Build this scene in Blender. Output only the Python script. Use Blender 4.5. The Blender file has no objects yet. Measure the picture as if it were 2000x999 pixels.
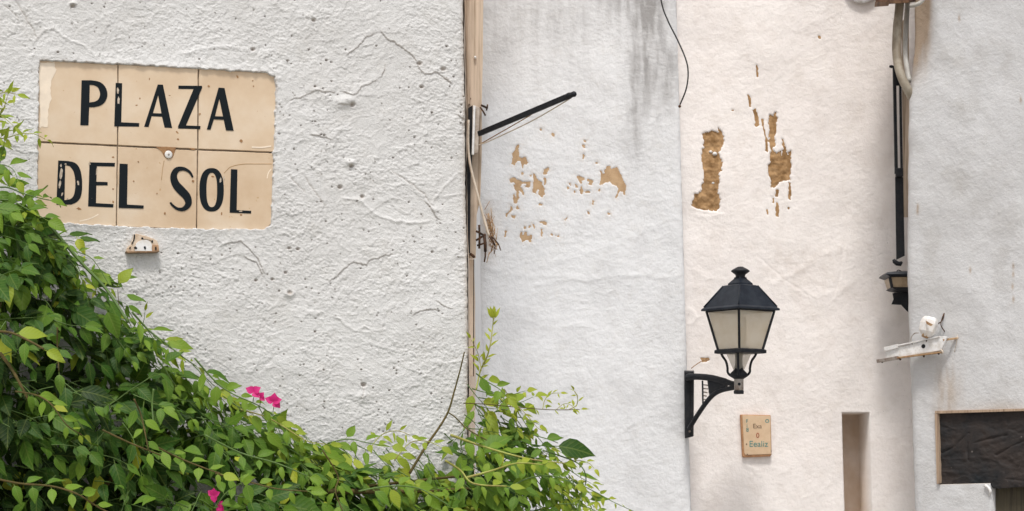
import bpy, bmesh, math, random
import numpy as np
from mathutils import Vector, Matrix

scene = bpy.context.scene
COL = scene.collection
R = math.radians

# ------------------------------------------------------------------ camera, sky, sun, exposure
FPX = 4650.0          # focal length in photograph pixels (photo is 2000 x 999)
EYE = 1.6             # camera height, metres
HOR = 950.0           # row of the horizon in the photograph
cam_d = bpy.data.cameras.new("camera")
cam_d.sensor_width = 36.0
cam_d.lens = FPX / 2000.0 * 36.0
cam_d.shift_y = (HOR - 499.5) / 2000.0
cam_d.clip_start = 0.05
cam_d.clip_end = 500.0
cam = bpy.data.objects.new("camera", cam_d)
COL.objects.link(cam)
cam.location = (0, 0, EYE)
cam.rotation_euler = (R(90), 0, 0)
scene.camera = cam

SUN_EL, SUN_AZ = 63.7, 184.3      # azimuth clockwise from +Y; 180 = straight behind the camera
world = bpy.data.worlds.new("World")
scene.world = world
world.use_nodes = True
wn = world.node_tree
wn.nodes.clear()
sky = wn.nodes.new('ShaderNodeTexSky')
sky.sky_type = 'NISHITA'
sky.sun_disc = False
sky.sun_elevation = R(SUN_EL)
sky.sun_rotation = R(SUN_AZ)
sky.air_density = 1.0
sky.dust_density = 3.0
hsv = wn.nodes.new('ShaderNodeHueSaturation')
hsv.inputs['Saturation'].default_value = 0.22
bg = wn.nodes.new('ShaderNodeBackground')
bg.inputs['Strength'].default_value = 0.15
wo = wn.nodes.new('ShaderNodeOutputWorld')
wn.links.new(sky.outputs[0], hsv.inputs['Color'])
wn.links.new(hsv.outputs[0], bg.inputs['Color'])
wn.links.new(bg.outputs[0], wo.inputs['Surface'])

sun_d = bpy.data.lights.new("sun", 'SUN')
sun_d.energy = 2.15
sun_d.angle = R(10)
sun_d.color = (1.0, 0.96, 0.91)
sun = bpy.data.objects.new("sun", sun_d)
COL.objects.link(sun)
SUN_DIR = Vector((-0.05, -0.66, 1.34)).normalized()      # towards the sun: up, to the right, behind the camera
sun.rotation_euler = SUN_DIR.to_track_quat('Z', 'Y').to_euler()
sun.location = (3, -4, 8)

scene.view_settings.view_transform = 'Standard'
scene.view_settings.look = 'None'
scene.view_settings.exposure = 0.18
scene.view_settings.gamma = 1.0

# ------------------------------------------------------------------ helpers
rng = np.random.default_rng(7)
random.seed(7)


def W(px, py, Y):
    return Vector(((px - 1000.0) / FPX * Y, Y, EYE + (HOR - py) / FPX * Y))


class Plane:
    """Vertical wall plane Y = a + m X."""
    def __init__(s, a, m):
        s.a, s.m = a, m
        k = math.hypot(m, 1)
        s.n = Vector((m / k, -1 / k, 0))
        s.t = Vector((1 / k, m / k, 0))

    def Y(s, px):
        return s.a / (1 - s.m * (px - 1000.0) / FPX)

    def at(s, px, py, off=0.0):
        return W(px, py, s.Y(px)) + s.n * off

    def at_np(s, px, py, off):
        dx = (px - 1000.0) / FPX
        Y = s.a / (1 - s.m * dx)
        X = dx * Y
        Z = EYE + (HOR - py) / FPX * Y
        return np.stack([X + s.n.x * off, Y + s.n.y * off, Z], -1)


P1 = Plane(6.237, 0.3504)
P2 = Plane(9.00, 0.02)
P3 = Plane(9.13, 0.02)
P4 = Plane(9.7216, -0.7)

_perm = np.random.default_rng(3).permutation(256)
_perm = np.concatenate([_perm, _perm, _perm])
_ga = np.random.default_rng(4).random(256) * 2 * np.pi
_gx, _gy = np.cos(_ga), np.sin(_ga)


def pn(x, y, seed=0):
    """2-D gradient noise, about -0.7..0.7"""
    x = x + seed * 17.31
    y = y + seed * 5.77
    xi = np.floor(x).astype(np.int64)
    yi = np.floor(y).astype(np.int64)
    xf, yf = x - xi, y - yi
    xi &= 255
    yi &= 255
    u = xf * xf * xf * (xf * (xf * 6 - 15) + 10)
    v = yf * yf * yf * (yf * (yf * 6 - 15) + 10)

    def g(ix, iy, fx, fy):
        h = _perm[_perm[ix] + iy]
        return _gx[h] * fx + _gy[h] * fy
    a = g(xi, yi, xf, yf)
    b = g(xi + 1, yi, xf - 1, yf)
    c = g(xi, yi + 1, xf, yf - 1)
    d = g(xi + 1, yi + 1, xf - 1, yf - 1)
    return (a * (1 - u) + b * u) * (1 - v) + (c * (1 - u) + d * u) * v


def fbm(x, y, oct=4, seed=0, gain=0.5):
    s, a = 0, 1
    for o in range(oct):
        s = s + a * pn(x * 2 ** o, y * 2 ** o, seed + o * 3)
        a *= gain
    return s


def sstep(a, b, x):
    t = np.clip((x - a) / (b - a), 0, 1)
    return t * t * (3 - 2 * t)


def seg_dist(PX, PY, pts, closed=False):
    """unsigned distance to a polyline and the side (cross product sign) of the nearest segment"""
    best = np.full(PX.shape, 1e9)
    side = np.zeros(PX.shape)
    n = len(pts)
    for i in range(n if closed else n - 1):
        ax, ay = pts[i][:2]
        bx, by = pts[(i + 1) % n][:2]
        dx, dy = bx - ax, by - ay
        L = dx * dx + dy * dy + 1e-9
        t = np.clip(((PX - ax) * dx + (PY - ay) * dy) / L, 0, 1)
        d = np.hypot(PX - ax - t * dx, PY - ay - t * dy)
        m = d < best
        best = np.where(m, d, best)
        side = np.where(m, np.sign(dx * (PY - ay) - dy * (PX - ax)), side)
    return best, side


def poly_sdf(PX, PY, pts):
    """negative inside"""
    d, _ = seg_dist(PX, PY, pts, True)
    inside = np.zeros(PX.shape, bool)
    n = len(pts)
    for i in range(n):
        x1, y1 = pts[i]
        x2, y2 = pts[(i + 1) % n]
        if y1 == y2:
            continue
        c = ((y1 > PY) != (y2 > PY)) & (PX < (x2 - x1) * (PY - y1) / (y2 - y1) + x1)
        inside ^= c
    return np.where(inside, -d, d)


def link(o, parent=None):
    COL.objects.link(o)
    if parent is not None:
        o.parent = parent
    return o


def mesh_obj(name, verts, faces, mat, parent=None, smooth=False, loc=None):
    me = bpy.data.meshes.new(name)
    me.from_pydata([tuple(v) for v in verts], [], faces)
    if mat is not None:
        me.materials.append(mat)
    if smooth:
        me.polygons.foreach_set('use_smooth', [True] * len(me.polygons))
    me.update()
    return link(bpy.data.objects.new(name, me), parent)


def bm_obj(name, bm, mat, parent=None, smooth=False):
    bmesh.ops.recalc_face_normals(bm, faces=bm.faces)
    me = bpy.data.meshes.new(name)
    bm.to_mesh(me)
    bm.free()
    me.materials.append(mat)
    if smooth:
        me.polygons.foreach_set('use_smooth', [True] * len(me.polygons))
    return link(bpy.data.objects.new(name, me), parent)


def tag(o, label=None, cat=None, group=None, kind=None):
    if label:
        o['label'] = label
    if cat:
        o['category'] = cat
    if group:
        o['group'] = group
    if kind:
        o['kind'] = kind
    return o


def thing(name, label, cat, loc=(0, 0, 0), group=None):
    """An Empty at the thing's base; children are built in world space, then re-based in finish()."""
    o = bpy.data.objects.new(name, None)
    o.empty_display_size = 0.05
    link(o)
    o['_base'] = list(loc)
    return tag(o, label, cat, group)


def grid_mesh(name, V, mat, parent=None, mask=None, attrs=None, smooth=True, flip=False):
    """V: (ny, nx, 3) array. mask: (ny-1, nx-1) faces kept"""
    ny, nx = V.shape[:2]
    idx = np.arange(ny * nx).reshape(ny, nx)
    q = np.stack([idx[:-1, :-1], idx[1:, :-1], idx[1:, 1:], idx[:-1, 1:]], -1)
    if flip:
        q = q[..., ::-1]
    q = q[mask] if mask is not None else q.reshape(-1, 4)
    used = np.unique(q)
    remap = np.full(ny * nx, -1, np.int64)
    remap[used] = np.arange(len(used))
    q = remap[q]
    v = V.reshape(-1, 3)[used]
    me = bpy.data.meshes.new(name)
    me.vertices.add(len(v))
    me.vertices.foreach_set('co', v.astype(np.float32).ravel())
    me.loops.add(q.size)
    me.loops.foreach_set('vertex_index', q.astype(np.int32).ravel())
    me.polygons.add(len(q))
    me.polygons.foreach_set('loop_start', np.arange(0, q.size, 4, dtype=np.int32))
    me.polygons.foreach_set('loop_total', np.full(len(q), 4, np.int32))
    me.polygons.foreach_set('use_smooth', np.full(len(q), smooth))
    for k, a in (attrs or {}).items():
        at = me.attributes.new(k, 'FLOAT', 'POINT')
        at.data.foreach_set('value', a.reshape(-1)[used].astype(np.float32))
    me.materials.append(mat)
    me.update()
    me.validate()
    return link(bpy.data.objects.new(name, me), parent)


class MB:
    def __init__(s):
        s.v, s.f = [], []

    def add(s, vs, fs):
        b = len(s.v)
        s.v += [tuple(v) for v in vs]
        s.f += [tuple(i + b for i in f) for f in fs]
        return s

    def tube(s, pts, rad, sides=8, cap=True):
        pts = [Vector(p) for p in pts]
        n = len(pts)
        if not hasattr(rad, '__len__'):
            rad = [rad] * n
        ref = None
        vs = []
        for i, p in enumerate(pts):
            t = (pts[min(i + 1, n - 1)] - pts[max(i - 1, 0)]).normalized()
            if ref is None:
                ref = t.orthogonal().normalized()
            ref = (ref - t * ref.dot(t))
            if ref.length < 1e-5:
                ref = t.orthogonal()
            ref.normalize()
            b = t.cross(ref)
            for k in range(sides):
                a = 2 * math.pi * k / sides
                vs.append(p + (ref * math.cos(a) + b * math.sin(a)) * rad[i])
        fs = []
        for i in range(n - 1):
            for k in range(sides):
                k2 = (k + 1) % sides
                fs.append((i * sides + k, i * sides + k2, (i + 1) * sides + k2, (i + 1) * sides + k))
        if cap:
            fs.append(tuple(range(sides))[::-1])
            fs.append(tuple((n - 1) * sides + k for k in range(sides)))
        return s.add(vs, fs)

    def hexa(s, b4, t4):
        """two quads in matching order"""
        return s.add(list(b4) + list(t4), [(3, 2, 1, 0), (4, 5, 6, 7), (0, 1, 5, 4), (1, 2, 6, 5), (2, 3, 7, 6), (3, 0, 4, 7)])

    def box(s, c, h, rot=None):
        c = Vector(c)
        m = rot or Matrix.Identity(3)
        vs = [c + m @ Vector((x * h[0], y * h[1], z * h[2])) for z in (-1, 1) for x, y in ((-1, -1), (1, -1), (1, 1), (-1, 1))]
        return s.hexa(vs[:4], vs[4:])

    def bar(s, a, b, w, d, up=Vector((0, -1, 0))):
        """rectangular bar a->b, w across, d along 'up'"""
        a, b = Vector(a), Vector(b)
        t = (b - a).normalized()
        u = (up - t * up.dot(t)).normalized()
        r = t.cross(u)
        o = [r * w / 2 * i + u * d / 2 * j for i, j in ((-1, -1), (1, -1), (1, 1), (-1, 1))]
        return s.hexa([a + k for k in o], [b + k for k in o])

    def lathe(s, c, prof, sides=24):
        vs, fs = [], []
        for r, z in prof:
            for k in range(sides):
                a = 2 * math.pi * k / sides
                vs.append(Vector(c) + Vector((math.cos(a) * r, math.sin(a) * r, z)))
        for i in range(len(prof) - 1):
            for k in range(sides):
                k2 = (k + 1) % sides
                fs.append((i * sides + k, i * sides + k2, (i + 1) * sides + k2, (i + 1) * sides + k))
        fs.append(tuple(range(sides))[::-1])
        fs.append(tuple((len(prof) - 1) * sides + k for k in range(sides)))
        return s.add(vs, fs)

    def obj(s, name, mat, parent=None, smooth=False, bevel=0.0):
        o = mesh_obj(name, s.v, s.f, mat, parent, smooth)
        if bevel:
            m = o.modifiers.new('bevel', 'BEVEL')
            m.width = bevel
            m.segments = 2
            m.limit_method = 'ANGLE'
            m.angle_limit = R(40)
        return o


def catmull(pts, n=6):
    pts = [Vector(p) for p in pts]
    out = []
    for i in range(len(pts) - 1):
        p0, p1, p2, p3 = pts[max(i - 1, 0)], pts[i], pts[i + 1], pts[min(i + 2, len(pts) - 1)]
        for k in range(n):
            t = k / n
            out.append(0.5 * ((2 * p1) + (p2 - p0) * t + (2 * p0 - 5 * p1 + 4 * p2 - p3) * t * t + (3 * p1 - p0 - 3 * p2 + p3) * t ** 3))
    out.append(pts[-1])
    return out


def fill_shape(name, polys, to_world, depth, mat, parent=None, bevel=0.0, bsub=1):
    """A flat shape with holes (list of outlines, even-odd) as a solid plate; outline coords are photo pixels,
    to_world(px, py, off) puts them on a plane, depth is the thickness in metres."""
    cu = bpy.data.curves.new('tmp', 'CURVE')
    cu.dimensions = '2D'
    cu.fill_mode = 'BOTH'
    cu.extrude = 0.5
    if bevel:
        cu.bevel_depth = 0
    for p in polys:
        sp = cu.splines.new('POLY')
        sp.points.add(len(p) - 1)
        for i, (x, y) in enumerate(p):
            sp.points[i].co = (x, y, 0, 1)
        sp.use_cyclic_u = True
    ob = bpy.data.objects.new('tmp', cu)
    COL.objects.link(ob)
    dg = bpy.context.evaluated_depsgraph_get()
    me = bpy.data.meshes.new_from_object(ob.evaluated_get(dg))
    bpy.data.objects.remove(ob)
    bpy.data.curves.remove(cu)
    for v in me.vertices:
        x, y, z = v.co
        v.co = to_world(x, y, (z - 0.5) * depth)
    me.name = name
    me.materials.clear()
    me.materials.append(mat)
    bm = bmesh.new()
    bm.from_mesh(me)
    bmesh.ops.remove_doubles(bm, verts=bm.verts, dist=1e-6)
    bmesh.ops.recalc_face_normals(bm, faces=bm.faces)
    bm.to_mesh(me)
    bm.free()
    for p in me.polygons:
        p.use_smooth = False
    o = link(bpy.data.objects.new(name, me), parent)
    if bevel:
        m = o.modifiers.new('bevel', 'BEVEL')
        m.width = bevel
        m.segments = 2
        m.limit_method = 'ANGLE'
        m.angle_limit = R(50)
    return o


# ------------------------------------------------------------------ materials
def new_mat(name):
    m = bpy.data.materials.new(name)
    m.use_nodes = True
    nt = m.node_tree
    nt.nodes.clear()
    out = nt.nodes.new('ShaderNodeOutputMaterial')
    p = nt.nodes.new('ShaderNodeBsdfPrincipled')
    nt.links.new(p.outputs[0], out.inputs[0])
    return m, nt, p, out


def nd(nt, t, **kw):
    n = nt.nodes.new(t)
    for k, v in kw.items():
        if k in n.inputs:
            n.inputs[k].default_value = v
        else:
            setattr(n, k, v)
    return n


def noise_n(nt, vec, scale, detail=4, rough=0.55):
    n = nd(nt, 'ShaderNodeTexNoise')
    n.inputs['Scale'].default_value = scale
    n.inputs['Detail'].default_value = detail
    n.inputs['Roughness'].default_value = rough
    if vec is not None:
        nt.links.new(vec, n.inputs['Vector'])
    return n.outputs['Fac']


def ramp(nt, fac, stops):
    r = nd(nt, 'ShaderNodeValToRGB')
    el = r.color_ramp.elements
    while len(el) < len(stops):
        el.new(0.5)
    for e, (p, c) in zip(el, stops):
        e.position = p
        e.color = (*c, 1) if len(c) == 3 else c
    nt.links.new(fac, r.inputs[0])
    return r.outputs[0]


def mixc(nt, fac, a, b):
    m = nd(nt, 'ShaderNodeMix', data_type='RGBA')
    for s, v in ((0, fac), (6, a), (7, b)):
        if hasattr(v, 'links') or hasattr(v, 'is_linked'):
            nt.links.new(v, m.inputs[s])
        else:
            m.inputs[s].default_value = v if s == 0 else (*v, 1)
    return m.outputs[2]


def bump(nt, p, h, strength, dist):
    b = nd(nt, 'ShaderNodeBump')
    b.inputs['Strength'].default_value = strength
    b.inputs['Distance'].default_value = dist
    nt.links.new(h, b.inputs['Height'])
    nt.links.new(b.outputs[0], p.inputs['Normal'])


def plaster(name, base, tint, stain, stain2, bscale, bdist, blotch=(0.42, 0.62), blotch_scale=2.5):
    """limewashed plaster: 'stain' and 'rust' attributes carry the drawn marks and painted shade"""
    m, nt, p, out = new_mat(name)
    geo = nd(nt, 'ShaderNodeNewGeometry').outputs['Position']
    f1 = noise_n(nt, geo, blotch_scale, 5, 0.6)
    c = ramp(nt, f1, [(blotch[0], tint), (blotch[1], base)])
    f2 = noise_n(nt, geo, 45, 4, 0.7)
    c2 = ramp(nt, f2, [(0.33, tuple(x * 0.88 for x in base)), (0.5, base)])
    c = mixc(nt, 0.4, c, c2)
    f3 = noise_n(nt, geo, 150, 2, 0.5)
    c = mixc(nt, ramp(nt, f3, [(0.715, (0, 0, 0)), (0.76, (0.55, 0.55, 0.55))]), c, tuple(x * 0.45 for x in base))
    f4 = noise_n(nt, geo, 14, 6, 0.75)
    c = mixc(nt, ramp(nt, f4, [(0.52, (0, 0, 0)), (0.70, (0.30, 0.30, 0.30))]), c, tuple(x * y for x, y in zip(base, (0.80, 0.77, 0.72))))
    a = nd(nt, 'ShaderNodeAttribute', attribute_name='stain').outputs['Fac']
    c = mixc(nt, a, c, stain)
    a = nd(nt, 'ShaderNodeAttribute', attribute_name='rust').outputs['Fac']
    c = mixc(nt, a, c, stain2)
    nt.links.new(c, p.inputs['Base Color'])
    p.inputs['Roughness'].default_value = 0.85
    p.inputs['Specular IOR Level'].default_value = 0.25
    h = noise_n(nt, geo, bscale, 6, 0.65)
    bump(nt, p, h, 0.8, bdist)
    return m


def simple(name, col, rough=0.6, metal=0.0, var=0.0, vscale=30, col2=None, bdist=0.0, bscale=200, spec=0.5):
    m, nt, p, out = new_mat(name)
    geo = nd(nt, 'ShaderNodeNewGeometry').outputs['Position']
    if col2 is None:
        col2 = tuple(x * (1 - var) for x in col)
    f = noise_n(nt, geo, vscale, 5, 0.65)
    c = ramp(nt, f, [(0.38, col2), (0.6, col)])
    nt.links.new(c, p.inputs['Base Color'])
    p.inputs['Roughness'].default_value = rough
    p.inputs['Metallic'].default_value = metal
    p.inputs['Specular IOR Level'].default_value = spec
    if bdist:
        bump(nt, p, noise_n(nt, geo, bscale, 4, 0.6), 0.6, bdist)
    return m


M = {}
M['wall_one'] = plaster('rough_white_plaster', (0.685, 0.68, 0.67), (0.62, 0.61, 0.595), (0.26, 0.19, 0.13), (0.30, 0.17, 0.09), 330, 0.0026)
M['wall_two'] = plaster('blue_white_plaster', (0.79, 0.80, 0.815), (0.73, 0.738, 0.752), (0.27, 0.26, 0.255), (0.52, 0.36, 0.22), 95, 0.0035)
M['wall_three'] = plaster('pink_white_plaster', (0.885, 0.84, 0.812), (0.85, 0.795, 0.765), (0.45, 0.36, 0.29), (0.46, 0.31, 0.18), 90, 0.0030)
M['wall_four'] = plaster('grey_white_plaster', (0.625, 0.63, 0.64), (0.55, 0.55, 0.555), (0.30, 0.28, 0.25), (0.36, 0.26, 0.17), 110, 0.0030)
M['render'] = simple('exposed_ochre_render', (0.46, 0.29, 0.15), 0.95, col2=(0.25, 0.145, 0.065), vscale=30, bdist=0.003, bscale=120, spec=0.1)
M['ochre'] = simple('pale_ochre_underlayer', (0.53, 0.37, 0.225), 0.95, col2=(0.43, 0.285, 0.165), vscale=40, bdist=0.001, bscale=200, spec=0.1)
M['beige'] = simple('beige_limewash', (0.76, 0.64, 0.53), 0.9, col2=(0.64, 0.51, 0.40), vscale=9, bdist=0.001, bscale=90, spec=0.2)
M['black'] = simple('black_painted_iron', (0.012, 0.014, 0.018), 0.5, col2=(0.022, 0.022, 0.024), vscale=60, bdist=0.0004, bscale=300, spec=0.2)
M['roofblack'] = simple('blue_black_painted_sheet', (0.010, 0.014, 0.022), 0.42, col2=(0.022, 0.028, 0.038), vscale=25, bdist=0.0003, bscale=120, spec=0.25)
M['steel'] = simple('dull_steel', (0.36, 0.33, 0.30), 0.5, metal=0.3, col2=(0.20, 0.15, 0.12), vscale=50, bdist=0.0003)
M['plate'] = simple('scuffed_cream_metal', (0.50, 0.44, 0.38), 0.6, col2=(0.27, 0.21, 0.16), vscale=35, bdist=0.0005, bscale=120)
M['rust'] = simple('rusty_iron', (0.10, 0.045, 0.02), 0.9, col2=(0.025, 0.015, 0.01), vscale=90, bdist=0.001)
M['whitepaint'] = simple('white_enamel', (0.80, 0.80, 0.80), 0.4, col2=(0.62, 0.60, 0.57), vscale=60)
M['ceramic'] = simple('chipped_white_porcelain', (0.80, 0.79, 0.78), 0.3, col2=(0.66, 0.61, 0.55), vscale=30)
M['rustedge'] = simple('ochre_rusted_edge', (0.42, 0.28, 0.15), 0.8, col2=(0.25, 0.13, 0.06), vscale=50)
M['cream'] = simple('cream_rod', (0.62, 0.53, 0.43), 0.6, var=0.3, vscale=25)
M['straw'] = simple('dry_straw', (0.42, 0.27, 0.14), 0.9, col2=(0.22, 0.12, 0.06), vscale=40)
M['pipe'] = simple('dirty_grey_conduit', (0.36, 0.32, 0.255), 0.6, col2=(0.20, 0.165, 0.12), vscale=14, bdist=0.0006, bscale=70)
M['pipelight'] = simple('pale_grey_conduit', (0.46, 0.45, 0.42), 0.6, col2=(0.33, 0.31, 0.28), vscale=14)
M['brownbox'] = simple('rusty_brown_tin', (0.20, 0.11, 0.06), 0.7, col2=(0.09, 0.045, 0.025), vscale=20)
M['cable'] = simple('black_rubber', (0.03, 0.03, 0.03), 0.6, var=0.3)
M['screwwhite'] = simple('white_washer', (0.75, 0.73, 0.70), 0.4, var=0.2, vscale=80)
M['letter'] = None
M['bark'] = simple('brown_twig', (0.11, 0.08, 0.03), 0.85, col2=(0.07, 0.06, 0.02), vscale=60, spec=0.15)
M['greenstem'] = simple('green_shoot', (0.08, 0.15, 0.02), 0.6, col2=(0.06, 0.11, 0.02), vscale=40)
M['yellowstem'] = simple('yellow_green_shoot', (0.30, 0.33, 0.06), 0.6, col2=(0.25, 0.20, 0.05), vscale=40)
M['paving'] = simple('pale_stone_paving', (0.42, 0.39, 0.35), 0.9, var=0.3, vscale=3, bdist=0.003, bscale=30)
M['mortar'] = simple('dark_mortar', (0.25, 0.19, 0.135), 0.95, var=0.5, vscale=60)


def wood(name, a, b):
    m, nt, p, out = new_mat(name)
    geo = nd(nt, 'ShaderNodeNewGeometry').outputs['Position']
    mp = nd(nt, 'ShaderNodeMapping')
    mp.inputs['Scale'].default_value = (60, 60, 1.6)
    nt.links.new(geo, mp.inputs['Vector'])
    f = noise_n(nt, mp.outputs[0], 2.2, 6, 0.6)
    c = ramp(nt, f, [(0.35, b), (0.5, a), (0.68, tuple(min(1, x * 1.12) for x in a))])
    f2 = noise_n(nt, geo, 12, 4, 0.6)
    c = mixc(nt, ramp(nt, f2, [(0.55, (0, 0, 0)), (0.75, (0.6, 0.6, 0.6))]), c, b)
    nt.links.new(c, p.inputs['Base Color'])
    p.inputs['Roughness'].default_value = 0.8
    bump(nt, p, f, 0.5, 0.002)
    return m


M['wood'] = wood('weathered_beige_timber', (0.57, 0.455, 0.35), (0.33, 0.24, 0.165))


M['wooddark'] = wood('old_brown_frame_wood', (0.42, 0.31, 0.22), (0.22, 0.15, 0.10))


def tile_mat():
    m, nt, p, out = new_mat('beige_glazed_tile')
    geo = nd(nt, 'ShaderNodeNewGeometry').outputs['Position']
    f = noise_n(nt, geo, 7, 5, 0.6)
    c = ramp(nt, f, [(0.36, (0.56, 0.41, 0.27)), (0.5, (0.62, 0.475, 0.33)), (0.64, (0.67, 0.545, 0.41))])
    f2 = noise_n(nt, geo, 85, 3, 0.5)
    c = mixc(nt, ramp(nt, f2, [(0.70, (0, 0, 0)), (0.76, (0.7, 0.7, 0.7))]), c, (0.42, 0.24, 0.10))
    oi = nd(nt, 'ShaderNodeObjectInfo').outputs['Random']
    c = mixc(nt, ramp(nt, oi, [(0.0, (0, 0, 0)), (1.0, (0.35, 0.35, 0.35))]), c, (0.74, 0.60, 0.44))
    nt.links.new(c, p.inputs['Base Color'])
    p.inputs['Roughness'].default_value = 0.38
    p.inputs['Specular IOR Level'].default_value = 0.35
    bump(nt, p, noise_n(nt, geo, 25, 3, 0.5), 0.35, 0.002)
    return m


M['tile'] = tile_mat()


def letter_mat():
    m, nt, p, out = new_mat('black_glaze_lettering')
    geo = nd(nt, 'ShaderNodeNewGeometry').outputs['Position']
    f = noise_n(nt, geo, 70, 5, 0.7)
    c = ramp(nt, f, [(0.70, (0.006, 0.010, 0.013)), (0.74, (0.45, 0.36, 0.27))])
    nt.links.new(c, p.inputs['Base Color'])
    p.inputs['Roughness'].default_value = 0.55
    p.inputs['Specular IOR Level'].default_value = 0.15
    return m


M['letter'] = letter_mat()
M['chip'] = simple('bare_brown_clay', (0.36, 0.20, 0.09), 0.9, col2=(0.22, 0.11, 0.05), vscale=80)
M['glazeloss'] = simple('pale_worn_glaze', (0.55, 0.47, 0.38), 0.8, col2=(0.34, 0.27, 0.2), vscale=120)
M['crack'] = simple('hairline_crack_brown', (0.45, 0.27, 0.12), 0.9, var=0.3)
M['scratch'] = simple('pale_scratch', (0.84, 0.72, 0.58), 0.7, var=0.1)


def leaf_mat(name='leaf'):
    m, nt, p, out = new_mat(name)
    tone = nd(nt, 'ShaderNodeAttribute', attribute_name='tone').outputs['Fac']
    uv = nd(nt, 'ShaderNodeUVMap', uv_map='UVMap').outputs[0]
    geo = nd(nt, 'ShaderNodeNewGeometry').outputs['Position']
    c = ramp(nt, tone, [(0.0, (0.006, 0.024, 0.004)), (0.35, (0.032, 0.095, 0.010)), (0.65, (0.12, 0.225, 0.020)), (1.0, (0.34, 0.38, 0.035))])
    f = noise_n(nt, geo, 60, 4, 0.6)
    c = mixc(nt, ramp(nt, f, [(0.45, (0, 0, 0)), (0.8, (0.18, 0.18, 0.18))]), c, (0.17, 0.20, 0.03))
    sep = nd(nt, 'ShaderNodeSeparateXYZ')
    nt.links.new(uv, sep.inputs[0])
    # midrib and side veins from the leaf's own UVs
    ab = nd(nt, 'ShaderNodeMath', operation='ABSOLUTE')
    nt.links.new(sep.outputs[0], ab.inputs[0])
    mid = nd(nt, 'ShaderNodeMath', operation='LESS_THAN')
    nt.links.new(ab.outputs[0], mid.inputs[0])
    mid.inputs[1].default_value = 0.06
    v1 = nd(nt, 'ShaderNodeMath', operation='MULTIPLY_ADD')
    nt.links.new(ab.outputs[0], v1.inputs[0])
    v1.inputs[1].default_value = -0.28
    nt.links.new(sep.outputs[1], v1.inputs[2])
    v2 = nd(nt, 'ShaderNodeMath', operation='MULTIPLY')
    nt.links.new(v1.outputs[0], v2.inputs[0])
    v2.inputs[1].default_value = 44
    v3 = nd(nt, 'ShaderNodeMath', operation='SINE')
    nt.links.new(v2.outputs[0], v3.inputs[0])
    vein = ramp(nt, v3.outputs[0], [(0.80, (0, 0, 0)), (1.0, (0.16, 0.16, 0.16))])
    mx = nd(nt, 'ShaderNodeMath', operation='MAXIMUM')
    nt.links.new(vein, mx.inputs[0])
    mm = nd(nt, 'ShaderNodeMath', operation='MULTIPLY')
    nt.links.new(mid.outputs[0], mm.inputs[0])
    mm.inputs[1].default_value = 0.28
    nt.links.new(mm.outputs[0], mx.inputs[1])
    c = mixc(nt, mx.outputs[0], c, (0.24, 0.30, 0.07))
    nt.links.new(c, p.inputs['Base Color'])
    p.inputs['Roughness'].default_value = 0.5
    p.inputs['Specular IOR Level'].default_value = 0.18
    bump(nt, p, v3.outputs[0], 0.25, 0.0006)
    tr = nd(nt, 'ShaderNodeBsdfTranslucent')
    cc = mixc(nt, 0.25, c, (0.22, 0.32, 0.02))
    nt.links.new(cc, tr.inputs['Color'])
    mix = nd(nt, 'ShaderNodeMixShader')
    mix.inputs[0].default_value = 0.24
    nt.links.new(p.outputs[0], mix.inputs[1])
    nt.links.new(tr.outputs[0], mix.inputs[2])
    nt.links.new(mix.outputs[0], out.inputs[0])
    return m


M['leaf'] = leaf_mat()
_m, _nt, _p, _o = new_mat('magenta_bract')
_p.inputs['Base Color'].default_value = (0.62, 0.012, 0.19, 1)
_p.inputs['Roughness'].default_value = 0.6
_tr = nd(_nt, 'ShaderNodeBsdfTranslucent')
_tr.inputs['Color'].default_value = (0.7, 0.02, 0.22, 1)
_mx = nd(_nt, 'ShaderNodeMixShader')
_mx.inputs[0].default_value = 0.3
_nt.links.new(_p.outputs[0], _mx.inputs[1])
_nt.links.new(_tr.outputs[0], _mx.inputs[2])
_nt.links.new(_mx.outputs[0], _o.inputs[0])
M['bract'] = _m

_m, _nt, _p, _o = new_mat('frosted_lantern_glass')
_p.inputs['Base Color'].default_value = (0.80, 0.74, 0.62, 1)
_p.inputs['Roughness'].default_value = 0.22
_geo = nd(_nt, 'ShaderNodeNewGeometry').outputs['Position']
_c = ramp(_nt, noise_n(_nt, _geo, 18, 5, 0.6), [(0.35, (0.90, 0.82, 0.68)), (0.62, (0.96, 0.91, 0.80))])
_nt.links.new(_c, _p.inputs['Base Color'])
_tr = nd(_nt, 'ShaderNodeBsdfTranslucent')
_nt.links.new(_c, _tr.inputs['Color'])
_tp = nd(_nt, 'ShaderNodeBsdfTransparent')
_mx = nd(_nt, 'ShaderNodeMixShader')
_mx.inputs[0].default_value = 0.62
_mx2 = nd(_nt, 'ShaderNodeMixShader')
_mx2.inputs[0].default_value = 0.50
_nt.links.new(_p.outputs[0], _mx.inputs[1])
_nt.links.new(_tr.outputs[0], _mx.inputs[2])
_nt.links.new(_mx.outputs[0], _mx2.inputs[1])
_nt.links.new(_tp.outputs[0], _mx2.inputs[2])
_nt.links.new(_mx2.outputs[0], _o.inputs[0])
M['glass'] = _m

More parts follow.
